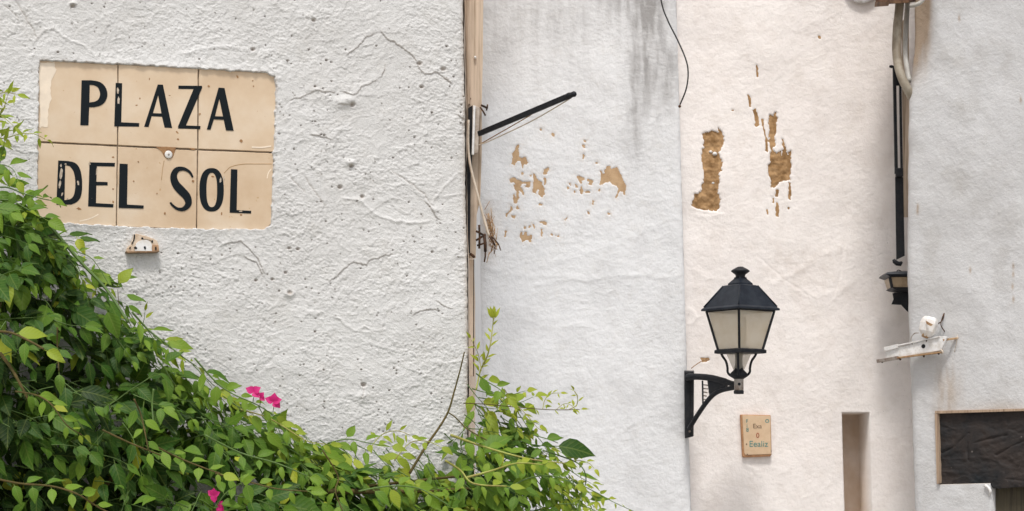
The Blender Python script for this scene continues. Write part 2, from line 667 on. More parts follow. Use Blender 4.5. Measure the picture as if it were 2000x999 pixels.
_m, _nt, _p, _o = new_mat('black_plastic_sheet')
_geo = nd(_nt, 'ShaderNodeNewGeometry').outputs['Position']
_c = ramp(_nt, noise_n(_nt, _geo, 6, 6, 0.65), [(0.38, (0.010, 0.013, 0.016)), (0.62, (0.036, 0.028, 0.025))])
_v = nd(_nt, 'ShaderNodeTexVoronoi')
_v.inputs['Scale'].default_value = 22
_nt.links.new(_geo, _v.inputs['Vector'])
_c = mixc(_nt, ramp(_nt, _v.outputs['Distance'], [(0.0, (0.9, 0.9, 0.9)), (0.09, (0, 0, 0))]), _c, (0.30, 0.27, 0.25))
_nt.links.new(_c, _p.inputs['Base Color'])
_p.inputs['Roughness'].default_value = 0.72
_p.inputs['Specular IOR Level'].default_value = 0.3
bump(_nt, _p, noise_n(_nt, _geo, 45, 5, 0.65), 0.6, 0.003)
M['sheet'] = _m

# ------------------------------------------------------------------ the ground
g = mesh_obj('ground', [(-60, -40, 0), (60, -40, 0), (60, 60, 0), (-60, 60, 0)], [(0, 1, 2, 3)], M['paving'])
tag(g, kind='structure', label='pale stone paving of the lane below the walls')


# ------------------------------------------------------------------ walls
def axis(lo, a, b, hi, fine, coarse):
    """coarse outside, fine inside a..b"""
    left = list(np.arange(lo, a, coarse)) if lo < a else []
    mid = list(np.arange(a, b, fine))
    right = list(np.arange(b, hi, coarse)) + [hi] if hi > b else [b]
    return np.array(left + mid + right, float)


def extra(arr, vals):
    return np.unique(np.concatenate([arr, np.array(vals, float)]))


def ridge_field(X, Y, ang, sl, sw, seed):
    c, s = math.cos(ang), math.sin(ang)
    u = (X * c + Y * s)
    v = (-X * s + Y * c)
    w = pn(u / (sl * 1.2), v / (sl * 1.2), seed + 9) * sw * 1.8
    n = pn(u / sl, (v + w) / sw, seed)
    return sstep(0.16, 0.36, n) * (0.7 + 0.3 * pn(u / 5.0, v / 5.0, seed + 5))


# ---- wall one: rough stucco with the street name sign
print('wall one')
gx = axis(-1500, -16, 922, 922, 1.55, 70)
gx = gx[gx <= 922]
gy = axis(-1300, -16, 1010, 2260, 1.55, 70)
U, V = np.meshgrid(gx, gy)
fineok = (U > -20) & (V > -20) & (V < 1015)
edge1 = np.interp(V, [-1300, 0, 200, 400, 520, 700, 1000, 2260], [900, 905, 909, 911, 914, 915, 913, 912])
edge1 = edge1 + 1.6 * fbm(V / 22.0, V * 0 + 3.3, 3, 40)
PXg = -1500 + (U + 1500) * (edge1 + 1500) / (922 + 1500)
PYg = V
h = 0.005 * fbm(PXg / 260, PYg / 260, 3, 1) + 0.0016 * fbm(PXg / 60, PYg / 60, 3, 5)
gm = 0.45 + 1.0 * sstep(-0.25, 0.3, fbm(PXg / 130, PYg / 110, 2, 19))
h += gm * 0.0007 * fbm(PXg / 13, PYg / 11, 3, 11)                      # orange peel
h += gm * 0.0012 * fbm(PXg / 5.2, PYg / 4.4, 2, 14)
for i, (ang, sl, sw, amp, ms) in enumerate([(-0.5, 46, 7.5, 0.0019, 120), (0.35, 40, 6.5, 0.0018, 150), (-1.05, 34, 7, 0.0017, 100),
                                            (0.0, 52, 8, 0.0016, 130), (0.8, 30, 6, 0.0015, 90), (-0.25, 26, 5, 0.0014, 70), (1.4, 30, 6, 0.0015, 80), (0.55, 22, 4, 0.0013, 60), (-0.7, 20, 4.5, 0.0013, 75)]):
    amp *= 0.52
    sl *= 0.6
    sw *= 0.7
    mk = sstep(-0.02, 0.26, pn(PXg / ms, PYg / ms, 60 + i))
    h += amp * mk * ridge_field(PXg, PYg, ang, sl, sw, 70 + i * 4)
    mk2 = sstep(0.12, 0.4, pn(PXg / ms, PYg / ms, 160 + i))
    h -= 0.8 * amp * mk2 * ridge_field(PXg, PYg, ang + 0.3, sl * 1.4, sw * 1.2, 170 + i * 4)
# overlapping coats: ragged edges where one trowelled layer ends on another
for i, (sx, sy, rot, amp) in enumerate([(95, 42, -0.45, 0.0016), (70, 34, 0.5, 0.0013), (60, 30, -0.9, 0.0012), (120, 60, 0.1, 0.0016), (46, 24, -0.3, 0.0010)]):
    cu_, su_ = math.cos(rot), math.sin(rot)
    xa = (PXg * cu_ + PYg * su_) / sx
    ya = (-PXg * su_ + PYg * cu_) / sy
    f_ = pn(xa, ya, 820 + i) + 0.22 * pn(xa * 4, ya * 3, 830 + i) + 0.10 * pn(xa * 10, ya * 8, 840 + i)
    lay = sstep(0.16, 0.19, f_) * np.exp(-np.maximum(f_ - 0.17, 0) * 4.0)
    h += 0.8 * amp * lay * (0.35 + 0.65 * sstep(-0.1, 0.25, pn(PXg / 90, PYg / 90, 850 + i)))
stain = np.zeros_like(h)
rust = np.zeros_like(h)


def window(PX, PY, x0, y0, x1, y1):
    """index window of the (nearly rectilinear) grid covering a pixel box"""
    cy = np.where((PY[:, 0] > y0) & (PY[:, 0] < y1))[0]
    mid = PX[PX.shape[0] // 2]
    cx = np.where((mid > x0 - 8) & (mid < x1 + 8))[0]
    if len(cy) < 2 or len(cx) < 2:
        return None
    return slice(cy[0], cy[-1] + 1), slice(cx[0], cx[-1] + 1)


def stamp_line(h, PX, PY, pts, kind, amp, width, tail=20, jit=2.5, seed=0, also=None, also_amp=0.0):
    xs = [p[0] for p in pts]
    ys = [p[1] for p in pts]
    w = window(PX, PY, min(xs) - tail * 3, min(ys) - tail * 3, max(xs) + tail * 3, max(ys) + tail * 3)
    if w is None:
        return
    X, Y = PX[w], PY[w]
    Xw = X + jit * fbm(X / 14, Y / 14, 2, 200 + seed)
    Yw = Y + jit * fbm(X / 14, Y / 14, 2, 230 + seed)
    d, s = seg_dist(Xw, Yw, pts)
    # fade at the ends
    e = np.minimum(np.hypot(X - xs[0], Y - ys[0]), np.hypot(X - xs[-1], Y - ys[-1]))
    fade = sstep(0, 14, e)
    if kind == 'ridge':
        h[w] += amp * np.exp(-(d / width) ** 2) * fade
    elif kind == 'groove':
        h[w] -= amp * np.exp(-(d / width) ** 2) * fade
    elif kind == 'step':      # raised on the left-hand/upper side, dropping sharply at the line
        up = np.where(s < 0, 1.0, 0.0)
        h[w] += amp * up * np.exp(-d / tail) * fade
        h[w] -= 0.6 * amp * (1 - up) * np.exp(-(d / width) ** 2) * fade
    if also is not None:
        also[w] = np.maximum(also[w], also_amp * np.exp(-(d / (width * 0.8)) ** 2) * fade)  # crevice darkness painted along the crack


steps1 = [[(672, 113), (700, 92), (716, 72), (736, 66)], [(738, 58), (756, 76), (778, 88), (800, 104), (812, 118), (818, 135), (830, 146), (850, 142), (862, 148), (890, 166)],
          [(662, 180), (690, 186), (706, 172), (728, 160), (742, 156)], [(742, 156), (752, 135), (752, 118)], [(884, 220), (900, 230), (915, 238)],
          [(638, 556), (660, 536), (676, 522), (690, 513), (716, 518), (722, 508), (752, 500), (775, 496)],
          [(800, 620), (820, 608), (850, 604), (860, 612)], [(845, 585), (870, 600), (890, 604)], [(655, 205), (690, 205)],
          [(822, 388), (838, 400), (848, 420), (866, 434)], [(600, 262), (640, 270), (655, 276)], [(560, 200), (620, 178), (660, 182)],
          [(430, 480), (470, 472), (500, 500), (520, 540)], [(470, 500), (500, 512), (515, 545)]]
for i, p in enumerate(steps1):
    stamp_line(h, PXg, PYg, p[::-1] if p[0][0] > p[-1][0] else p, 'step', 0.0020, 1.3, 8, 3.6, i, stain, 0.5)
ridges1 = [([(662, 386), (704, 392), (730, 418), (770, 432), (820, 436), (846, 430)], 0.0048, 4.0), ([(652, 612), (672, 632), (690, 645), (720, 650), (738, 668)], 0.004, 3.5),
           ([(60, 90), (85, 60), (105, 54), (125, 75), (160, 88), (185, 108)], 0.0042, 3.2), ([(842, 398), (865, 368), (895, 338), (910, 334)], 0.0038, 3),
           ([(846, 386), (880, 382), (912, 378)], 0.003, 3), ([(690, 645), (715, 638), (735, 655), (742, 700)], 0.003, 3), ([(350, 108), (400, 94), (470, 90)], 0.0032, 5),
           ([(280, 55), (310, 20)], 0.003, 3.5), ([(600, 318), (640, 350), (665, 345)], 0.003, 4), ([(520, 250), (590, 262), (650, 290)], 0.0026, 5)]
for i, (p, a, wd) in enumerate(ridges1):
    stamp_line(h, PXg, PYg, p, 'ridge', a * 0.45, wd * 0.75, 12, 2.5, 30 + i)
for i, p in enumerate([[(30, 0), (60, 50), (76, 84)], [(0, 5), (20, 20), (40, 40)], [(590, 340), (640, 410)], [(700, 735), (712, 760), (705, 780), (725, 770)],
                       [(760, 330), (790, 350), (830, 380), (850, 410)], [(560, 340), (600, 380)], [(905, 690), (890, 700), (880, 692)]]):
    stamp_line(h, PXg, PYg, p, 'groove', 0.0018, 1.4, 12, 3, 60 + i, stain, 0.4)

# pits: little holes in the stucco
rp = np.random.default_rng(21)
midx = PXg[PXg.shape[0] // 2]
col0 = np.searchsorted(midx, -14)
row0 = np.searchsorted(gy, -14)


def stamp_pit(h, cx, cy, r, depth, st=0.0):
    w = window(PXg, PYg, cx - r * 3 + 6, cy - r * 3, cx + r * 3 - 6, cy + r * 3)
    if w is None:
        return
    X, Y = PXg[w], PYg[w]
    d = np.hypot((X - cx), (Y - cy) * 1.25) / r
    h[w] -= depth * np.exp(-d ** 4)
    h[w] += 0.07 * depth * np.exp(-((d - 1.7) / 0.5) ** 2) * (Y > cy - r)
    if st:
        stain[w] = np.maximum(stain[w], st * np.exp(-d ** 2))  # crevice darkness painted brown inside the pit


n = 0
while n < 1100:
    cx, cy = rp.uniform(-10, 915), rp.uniform(-10, 900)
    dens = 0.35 + 0.9 * float(pn(np.array([cx / 110.0]), np.array([cy / 110.0]), 33)[0]) + (0.35 if cx > 540 and cx < 640 else 0)
    n += 1
    if rp.random() > dens + 0.15:
        continue
    r = rp.choice([1.6, 2.0, 2.5, 3.2], p=[0.55, 0.33, 0.10, 0.02])
    r *= 0.72
    stamp_pit(h, cx, cy, r, 0.004 + 0.0018 * r, 0.95)
for cx, cy, r in [(142, 12, 5), (494, 97, 4), (612, 40, 4), (688, 205, 5), (866, 135, 5), (824, 170, 4), (686, 325, 4), (708, 384, 4), (566, 572, 5), (565, 485, 3.2),
                  (582, 487, 3.2), (558, 533, 3.2), (710, 752, 5), (664, 366, 4.5), (500, 548, 3), (532, 546, 3), (820, 124, 4.5)]:
    stamp_pit(h, cx, cy, r, 0.007, 0.85)
# lumps that throw a little shadow
for cx, cy, r, a in [(684, 318, 8, 0.009), (664, 200, 16, 0.006), (566, 574, 9, 0.007), (708, 775, 12, 0.005), (143, 8, 6, 0.007), (680, 196, 12, 0.006), (850, 410, 10, 0.004)]:
    d = np.hypot(PXg - cx, (PYg - cy) * 1.4) / r
    h += a * np.exp(-d ** 2)
# arris: the plaster rolls off towards the corner
dist_e = np.maximum(edge1 - PXg, 0)
h -= 0.006 * np.exp(-dist_e / 5.0)

# the bed of the tile sign, plaster lip all round it
SIGN = [(77, 119), (231, 126), (388, 135), (520, 143), (537, 150), (538, 200), (534, 297), (531, 400), (528, 440), (515, 448), (384, 447), (228, 441), (100, 434), (73, 432), (75, 277)]
wS = window(PXg, PYg, 30, 80, 580, 500)
Xs, Ys = PXg[wS], PYg[wS]
Xw = Xs + 3.2 * fbm(Xs / 16, Ys / 16, 3, 301) + 1.0 * pn(Xs / 3.5, Ys / 3.5, 305)
Yw = Ys + 3.2 * fbm(Xs / 16, Ys / 16, 3, 311) + 1.0 * pn(Xs / 3.5, Ys / 3.5, 315)
ds = poly_sdf(Xw, Yw, SIGN)
hs = h[wS]
hs = hs * sstep(0, 30, np.abs(ds) + 10) + 0.0
lip = 0.0030 * np.exp(-np.maximum(ds, 0) / 14) * (1 + 0.8 * pn(Xs / 9, Ys / 9, 320))
lip *= np.where(Ys < 300, 1.25, 0.75)
hs = hs * 0.6 + 0.4 * np.minimum(hs, 0.004) + lip
hs = np.where(ds < 1.0, hs * sstep(-1.2, 1.0, ds) - 0.020 * (1 - sstep(-1.6, 1.0, ds)), hs)
h[wS] = hs
stain[wS] = np.maximum(stain[wS], 0.55 * np.exp(-(np.abs(ds - 1.5) / 2.2) ** 2) * sstep(-0.1, 0.35, pn(Xs / 20, Ys / 20, 330)))

V1 = P1.at_np(PXg, PYg, h)
house1 = thing('rough_white_wall', 'rough white stucco wall carrying the street name tiles', 'wall', (-1.2, 6.0, 0))
grid_mesh('plaster_face', V1, M['wall_one'], house1, attrs={'stain': stain * 0.8, 'rust': rust})
# body behind the plaster, with its return in beige limewash
e0 = P1.at(908, 950)
xr = e0.x
mb = MB()
zt = EYE + (HOR + 1290) / FPX * 6.2
zb = 0.004
A, B = P1.at(-1490, 950), Vector((xr - 0.004, e0.y + 0.012, 0))
foot = [(A.x, A.y + 0.03), (B.x, B.y + 0.028), (B.x, 8.98), (A.x, 8.98)]
mb.add([(x, y, zb) for x, y in foot] + [(x, y, zt) for x, y in foot], [(3, 2, 1, 0), (4, 5, 6, 7), (0, 1, 5, 4), (1, 2, 6, 5), (2, 3, 7, 6), (3, 0, 4, 7)])
mb.obj('wall_core', M['beige'], house1)
# return face: plaster as a relief grid from the corner back
ys_ = np.concatenate([np.linspace(e0.y - 0.006, e0.y + 0.25, 40), np.linspace(e0.y + 0.3, 8.97, 30)])
zs_ = np.linspace(0.01, zt - 0.01, 420)
YY, ZZ = np.meshgrid(ys_, zs_)
eX = np.interp(-(ZZ - EYE) * FPX / e0.y + HOR, [-1300, 0, 200, 400, 520, 700, 1000, 2260], [900, 905, 909, 911, 914, 915, 913, 912])
XX = (eX - 1000) / FPX * e0.y + 0.002 * fbm(YY * 9, ZZ * 9, 3, 51) + 0.0008
VR = np.stack([XX, YY, ZZ], -1)
ic = int(np.searchsorted(ys_, 7.3))
grid_mesh('return_face', VR[:, :ic + 1], M['beige'], house1)
grid_mesh('return_face', VR[:, ic:], M['wall_two'], house1)


# ---- exposed patches helper
def patches(h, PX, PY, polys, base_h, plane, mat, parent, seed, depth=0.009, rock=0.0018, jit=2.4, rscale=9, name='exposed_render', label=None, rag=1.8, halo=None):
    """sink the plaster inside each outline and lay the exposed layer as its own part just below the surface"""
    for k, pts in enumerate(polys):
        xs = [p[0] for p in pts]
        ys = [p[1] for p in pts]
        w = window(PX, PY, min(xs) - 14, min(ys) - 14, max(xs) + 14, max(ys) + 14)
        if w is None:
            continue
        X, Y = PX[w], PY[w]
        Xw = X + jit * fbm(X / 9, Y / 9, 3, seed + k * 7)
        Yw = Y + jit * fbm(X / 9, Y / 9, 3, seed + 3 + k * 7)
        d = poly_sdf(Xw, Yw, pts) + rag * fbm(X / 4.5, Y / 4.5, 2, seed + 11 + k)
        s = 1 - sstep(-1.3, 1.3, d)
        h[w] = h[w] * (1 - s) + (base_h[w] - depth) * s
        if halo is not None:
            halo[w] = np.maximum(halo[w], 0.30 * np.exp(-np.maximum(d, 0) / 5) * sstep(-0.25, 0.3, fbm(X / 6, Y / 6, 3, seed + 21)))
        hp = base_h[w] - depth * 0.5 + rock * fbm(X / rscale, Y / rscale, 4, seed + 50 + k) * sstep(0.5, -4, d)
        hp = hp + 0.0004
        keep = (d < 3.2)
        fm = keep[:-1, :-1] & keep[1:, :-1] & keep[1:, 1:] & keep[:-1, 1:]
        if fm.sum() < 3:
            continue
        o = grid_mesh(name, plane.at_np(X, Y, hp), mat, parent, mask=fm)
        if label:
            o['label'] = label


def zc(pts, sx, sy, ox, oy):
    return [(ox + x / sx, oy + y / sy) for x, y in pts]


# ---- wall two: blue-white, with grey streaks and flaked ochre
print('wall two')
gx = axis(850, 900, 1345, 1345, 2.0, 25)
gy = axis(-1300, -16, 1012, 2330, 2.0, 80)
U, V = np.meshgrid(gx, gy)
edge2 = 1327 + 0.0288 * (V - 200)
edge2 = edge2 + 0.9 * fbm(V / 26.0, V * 0 + 1.3, 3, 90)
PX2 = 850 + (U - 850) * (edge2 - 850) / (1345 - 850)
PY2 = V
b2 = 0.010 * fbm(PX2 / 230, PY2 / 260, 3, 402) + 0.0012 * fbm(PX2 / 60, PY2 / 70, 3, 405)
h2 = b2 + 0.0013 * fbm(PX2 / 15, PY2 / 13, 4, 411)
for i, (ang, sl, sw, amp, ms) in enumerate([(0.1, 60, 10, 0.0016, 130), (-0.5, 46, 9, 0.0013, 110), (0.9, 40, 9, 0.0011, 120)]):
    mk = sstep(0.05, 0.4, pn(PX2 / ms, PY2 / ms, 460 + i))
    h2 += 0.6 * amp * mk * ridge_field(PX2, PY2, ang, sl * 0.55, sw * 0.75, 470 + i * 4)
for i, (p, a, wd) in enumerate([([(950, 520), (985, 535), (1060, 540), (1150, 545), (1250, 538), (1330, 545)], 0.0030, 6), ([(1040, 560), (1110, 545), (1180, 552)], 0.0022, 4),
                                ([(1180, 870), (1230, 830), (1300, 800)], 0.002, 4), ([(1000, 620), (1080, 640), (1150, 632)], 0.002, 5), ([(1050, 520), (1130, 500), (1220, 470), (1320, 420)], 0.0018, 6),
                                ([(1260, 250), (1300, 215), (1330, 210)], 0.0022, 4), ([(940, 505), (960, 528), (1000, 520)], 0.002, 4)]):
    stamp_line(h2, PX2, PY2, p, 'ridge', a * 0.45, wd, 14, 5, 80 + i)
h2 -= 0.010 * np.exp(-np.maximum(edge2 - PX2, 0) / 4.0)
st2 = np.zeros_like(h2)
# run-off streaks from the top (dirt, with its own shape)
strk = sstep(-0.12, 0.42, pn(PX2 / 20, PY2 / 300, 501) + 0.35 * pn(PX2 / 7, PY2 / 130, 502) + 0.25 * pn(PX2 / 40, PY2 / 40, 503))
fall = sstep(330, 0, PY2)
st2 += 0.13 * strk * fall


def blob(X, Y, cx, cy, rx, ry):
    return np.exp(-((X - cx) / rx) ** 2 - ((Y - cy) / ry) ** 2)


ragged = 0.5 + 0.75 * sstep(-0.35, 0.45, fbm(PX2 / 14, PY2 / 75, 4, 504))
st2 += ragged * (0.62 * blob(PX2, PY2, 1262, 90, 34, 130) + 0.42 * blob(PX2, PY2, 1240, 215, 16, 90) + 0.32 * blob(PX2, PY2, 1305, 150, 30, 80)
                 + 0.45 * blob(PX2, PY2, 1250, -10, 90, 46) + 0.22 * blob(PX2, PY2, 1060, 20, 90, 50) + 0.18 * blob(PX2, PY2, 980, 110, 26, 60))
st2 += 0.10 * sstep(0.0, 0.5, fbm(PX2 / 60, PY2 / 70, 4, 506))
st2 += 0.55 * blob(PX2, PY2, 948, 470, 12, 45) + 0.3 * blob(PX2, PY2, 946, 240, 8, 50)
ru2 = 0.5 * blob(PX2, PY2, 958, 450, 16, 45) * ragged

Z = lambda pts: zc(pts, 1082 / 260, 999 / 240, 980, 250)
pol2 = [Z([(108, 180), (125, 133), (146, 136), (136, 190), (140, 235), (165, 240), (195, 236), (213, 285), (198, 298), (182, 296), (175, 326), (163, 318), (160, 280), (135, 262), (115, 275), (104, 304), (80, 296), (92, 240), (88, 212)]),
        Z([(255, 375), (275, 375), (300, 430), (325, 440), (345, 500), (348, 540), (330, 568), (300, 540), (305, 505), (290, 490), (275, 530), (250, 526), (255, 470), (262, 430)]),
        Z([(340, 345), (380, 322), (384, 340), (362, 376), (340, 380)]), Z([(345, 405), (360, 405), (356, 468), (340, 460)]),
        Z([(66, 420), (105, 398), (130, 420), (175, 436), (235, 435), (236, 455), (215, 485), (195, 480), (205, 452), (160, 455), (150, 480), (175, 510), (182, 548), (168, 545), (160, 520), (140, 512), (138, 560), (125, 612), (96, 610), (92, 545), (105, 540), (112, 585), (118, 520), (98, 470), (110, 455), (95, 440), (68, 448)]),
        Z([(800, 352), (812, 358), (820, 382), (838, 370), (835, 350), (858, 318), (880, 312), (890, 332), (940, 322), (960, 370), (985, 420), (1006, 460), (1003, 545), (990, 545), (982, 515), (960, 515), (935, 572), (925, 570), (950, 505), (935, 468), (905, 462), (880, 438), (850, 440), (815, 465), (795, 468), (808, 410)]),
        Z([(610, 385), (640, 395), (670, 405), (672, 425), (650, 430), (655, 455), (640, 450), (625, 420), (608, 400)]), Z([(695, 412), (720, 420), (742, 436), (725, 470), (705, 460), (715, 440), (692, 432)]),
        Z([(640, 470), (660, 500), (655, 536), (638, 534)]), Z([(597, 455), (615, 465), (618, 485), (600, 480)]), Z([(675, 515), (722, 515), (722, 530), (680, 530)]),
        Z([(532, 476), (548, 476), (550, 500), (532, 500)]), Z([(542, 448), (558, 448), (558, 466), (544, 464)]), Z([(585, 505), (600, 505), (600, 528), (585, 526)]),
        Z([(652, 138), (678, 140), (678, 164), (664, 166), (650, 150)]), Z([(668, 98), (690, 98), (684, 112), (668, 114)]), Z([(660, 215), (676, 225), (668, 254), (652, 250), (664, 236)]),
        Z([(70, 630), (92, 655), (85, 672), (60, 690), (45, 720), (28, 722), (40, 695), (72, 660)]), Z([(128, 630), (140, 650), (152, 660), (118, 664), (122, 645)]), Z([(80, 712), (110, 716), (106, 738), (84, 730)]),
        Z([(305, 765), (345, 758), (364, 770), (362, 790), (345, 786), (330, 775), (308, 778)]), Z([(320, 820), (332, 820), (330, 880), (318, 882)]),
        Z([(152, 845), (165, 845), (168, 870), (185, 865), (190, 845), (202, 848), (202, 875), (225, 875), (248, 875), (240, 928), (225, 930), (215, 912), (195, 915), (170, 930), (160, 905), (148, 890)]),
        Z([(175, 802), (200, 800), (198, 820), (178, 826)]), Z([(216, 795), (232, 795), (230, 814), (216, 812)]), Z([(250, 778), (262, 782), (274, 820), (262, 822)]), Z([(398, 858), (416, 860), (414, 874), (400, 872)]),
        Z([(438, 872), (466, 880), (464, 892), (446, 884)]), Z([(28, 835), (42, 840), (30, 890), (12, 885), (22, 870)]), Z([(692, 684), (710, 684), (710, 702), (694, 702)]), Z([(862, 690), (884, 694), (880, 712), (862, 708)]),
        Z([(738, 595), (750, 597), (744, 628), (734, 628)]), Z([(784, 498), (800, 500), (796, 522), (784, 520)]), Z([(406, 44), (430, 46), (426, 70), (408, 66)]), Z([(310, 3), (328, 5), (324, 26), (312, 22)]), Z([(160, 364), (178, 366), (176, 384), (162, 382)]),
        Z([(228, 380), (246, 382), (244, 396), (230, 394)]), Z([(300, 612), (328, 622), (322, 636), (304, 630)]), Z([(500, 760), (520, 735), (535, 728), (522, 748)]), Z([(760, 280), (778, 282), (776, 294), (762, 292)])]
house2 = thing('blue_white_wall', 'bluish white plaster wall with grey run-off streaks and flaked ochre spots', 'wall', (0.4, 9.1, 0))
patches(h2, PX2, PY2, pol2, b2, P2, M['ochre'], house2, 900, depth=0.0045, rock=0.0004, jit=2.0, rscale=7, halo=ru2)
grid_mesh('plaster_face', P2.at_np(PX2, PY2, h2), M['wall_two'], house2, attrs={'stain': np.clip(st2, 0, 0.8), 'rust': ru2})
# end of wall two, stepping back to wall three
eps = [P2.at(1327 + 0.0288 * (py - 200), py, -0.011) for py in np.linspace(-1300, 2330, 60)]
mb = MB()
vs = []
for e in eps:
    vs += [e, e + Vector((0.0, 0.16, 0))]
mb.add(vs, [(2 * i, 2 * i + 1, 2 * i + 3, 2 * i + 2) for i in range(len(eps) - 1)])
mb.obj('wall_end', M['wall_two'], house2)

# ---- wall three: pinkish white, with the slit niche
print('wall three')
gx = axis(1285, 1290, 1800, 1990, 2.0, 25)
nx0, nx1, ny0 = 1645.0, 1698.0, 806.0
gx = extra(gx[(np.abs(gx - nx0) > 1.2) & (np.abs(gx - nx1) > 1.2)], [nx0 - 0.4, nx0 + 0.4, nx1 - 0.4, nx1 + 0.4])
gy = axis(-1300, -16, 1012, 2330, 2.0, 80)
gy = extra(gy[np.abs(gy - ny0) > 1.2], [ny0 - 0.4, ny0 + 0.4])
U, V = np.meshgrid(gx, gy)
PX3 = U + 0.0265 * (V - 806)
PY3 = V + 0.010 * (1698 - U) * 0
b3 = 0.012 * fbm(PX3 / 240, PY3 / 260, 3, 602) + 0.0013 * fbm(PX3 / 55, PY3 / 65, 3, 605)
h3 = b3 + 0.0010 * fbm(PX3 / 16, PY3 / 14, 4, 611)
for i, (ang, sl, sw, amp, ms) in enumerate([(-0.8, 60, 10, 0.0015, 130), (-0.35, 46, 9, 0.0013, 110), (1.2, 40, 9, 0.0011, 120)]):
    mk = sstep(0.05, 0.4, pn(PX3 / ms, PY3 / ms, 660 + i))
    h3 += 0.55 * amp * mk * ridge_field(PX3, PY3, ang, sl * 0.55, sw * 0.75, 670 + i * 4)
for i, (p, a, wd) in enumerate([([(1340, 595), (1360, 620), (1345, 640)], 0.005, 5), ([(1345, 520), (1380, 545), (1400, 540)], 0.004, 6), ([(1500, 560), (1560, 530), (1600, 500), (1660, 480)], 0.003, 6),
                                ([(1620, 590), (1650, 560), (1680, 540)], 0.003, 5), ([(1445, 900), (1475, 920), (1460, 940)], 0.003, 4), ([(1560, 60), (1600, 40), (1650, 20)], 0.002, 5),
                                ([(1540, 560), (1590, 580), (1640, 570)], 0.003, 6), ([(1350, 420), (1380, 425), (1420, 418)], 0.003, 4), ([(1630, 940), (1600, 960), (1560, 980)], 0.002, 4)]):
    stamp_line(h3, PX3, PY3, p, 'ridge', a * 0.45, wd, 14, 5, 110 + i)
for i, p in enumerate([[(1650, 470), (1640, 540), (1628, 580)], [(1480, 500), (1530, 545), (1600, 590)], [(1360, 205), (1352, 240)], [(1470, 895), (1465, 915), (1478, 940)]]):
    stamp_line(h3, PX3, PY3, p, 'groove', 0.0014, 2.0, 12, 3, 140 + i)
st3 = 0.10 * sstep(0.05, 0.5, fbm(PX3 / 40, PY3 / 50, 4, 621)) + 0.16 * blob(PX3, PY3, 1570, 520, 90, 46) * (0.5 + sstep(-0.2, 0.5, fbm(PX3 / 18, PY3 / 18, 3, 625)))
st3 += 0.16 * blob(PX3, PY3, 1460, 290, 20, 26) * sstep(0, 0.4, fbm(PX3 / 7, PY3 / 7, 3, 628))
Z = lambda pts: zc(pts, 709 / 220, 999 / 310, 1340, 120)
pol3a = [Z([(108, 455), (125, 442), (160, 440), (190, 441), (205, 455), (200, 412), (215, 430), (235, 470), (238, 510), (220, 565), (200, 568), (212, 595), (230, 645), (222, 695), (205, 700), (212, 760), (200, 800), (212, 870), (210, 925), (195, 942), (110, 935), (60, 922), (36, 905), (42, 870), (55, 828), (75, 835), (95, 810), (108, 770), (110, 700), (98, 610), (105, 560), (118, 545), (112, 500)])]
pol3b = [Z([(525, 345), (532, 330), (548, 340), (560, 318), (574, 345), (570, 400), (562, 480), (566, 530), (550, 540), (545, 555), (560, 580), (590, 565), (605, 590), (610, 550), (603, 490), (612, 490), (625, 545), (640, 590), (655, 562), (664, 575), (660, 650), (655, 745), (640, 750), (600, 755), (575, 775), (565, 800), (535, 795), (532, 730), (522, 720), (516, 650), (530, 640), (535, 560), (522, 500)])]
pol3c = [Z([(440, 22), (450, 30), (455, 100), (444, 98)]), Z([(384, 210), (396, 208), (410, 240), (408, 288), (396, 285), (390, 245)]), Z([(420, 308), (440, 300), (455, 350), (462, 405), (440, 412), (432, 400), (438, 380)]),
         Z([(476, 360), (488, 362), (490, 400), (478, 405)]), Z([(498, 470), (515, 490), (514, 575), (500, 560)]), Z([(484, 410), (492, 410), (502, 470), (494, 470)]),
         Z([(646, 760), (656, 765), (664, 830), (658, 872), (642, 866), (648, 810)]), Z([(566, 810), (584, 806), (578, 850), (562, 850)]), Z([(568, 890), (578, 890), (588, 940), (582, 982), (564, 978)]), Z([(545, 862), (554, 860), (556, 892), (546, 890)]),
         Z([(506, 935), (514, 935), (520, 968), (508, 962)]), Z([(284, 304), (300, 304), (300, 312), (284, 312)]), Z([(640, 918), (650, 920), (648, 932), (640, 930)]), [(1599, 70), (1603, 70), (1603, 76), (1599, 76)], [(1368, 700), (1385, 698), (1386, 704), (1372, 708)]]
house3 = thing('pinkish_wall', 'pale pinkish plaster wall with two tall brown bare patches and a slit niche', 'wall', (1.2, 9.2, 0))
base_h3 = h3.copy()
patches(h3, PX3, PY3, pol3a + pol3b, b3, P3, M['render'], house3, 1300, depth=0.009, rock=0.0050, jit=3.6, rscale=11, rag=2.4)
patches(h3, PX3, PY3, pol3c, b3, P3, M['render'], house3, 1500, depth=0.0045, rock=0.0006, jit=1.6, rag=1.0)
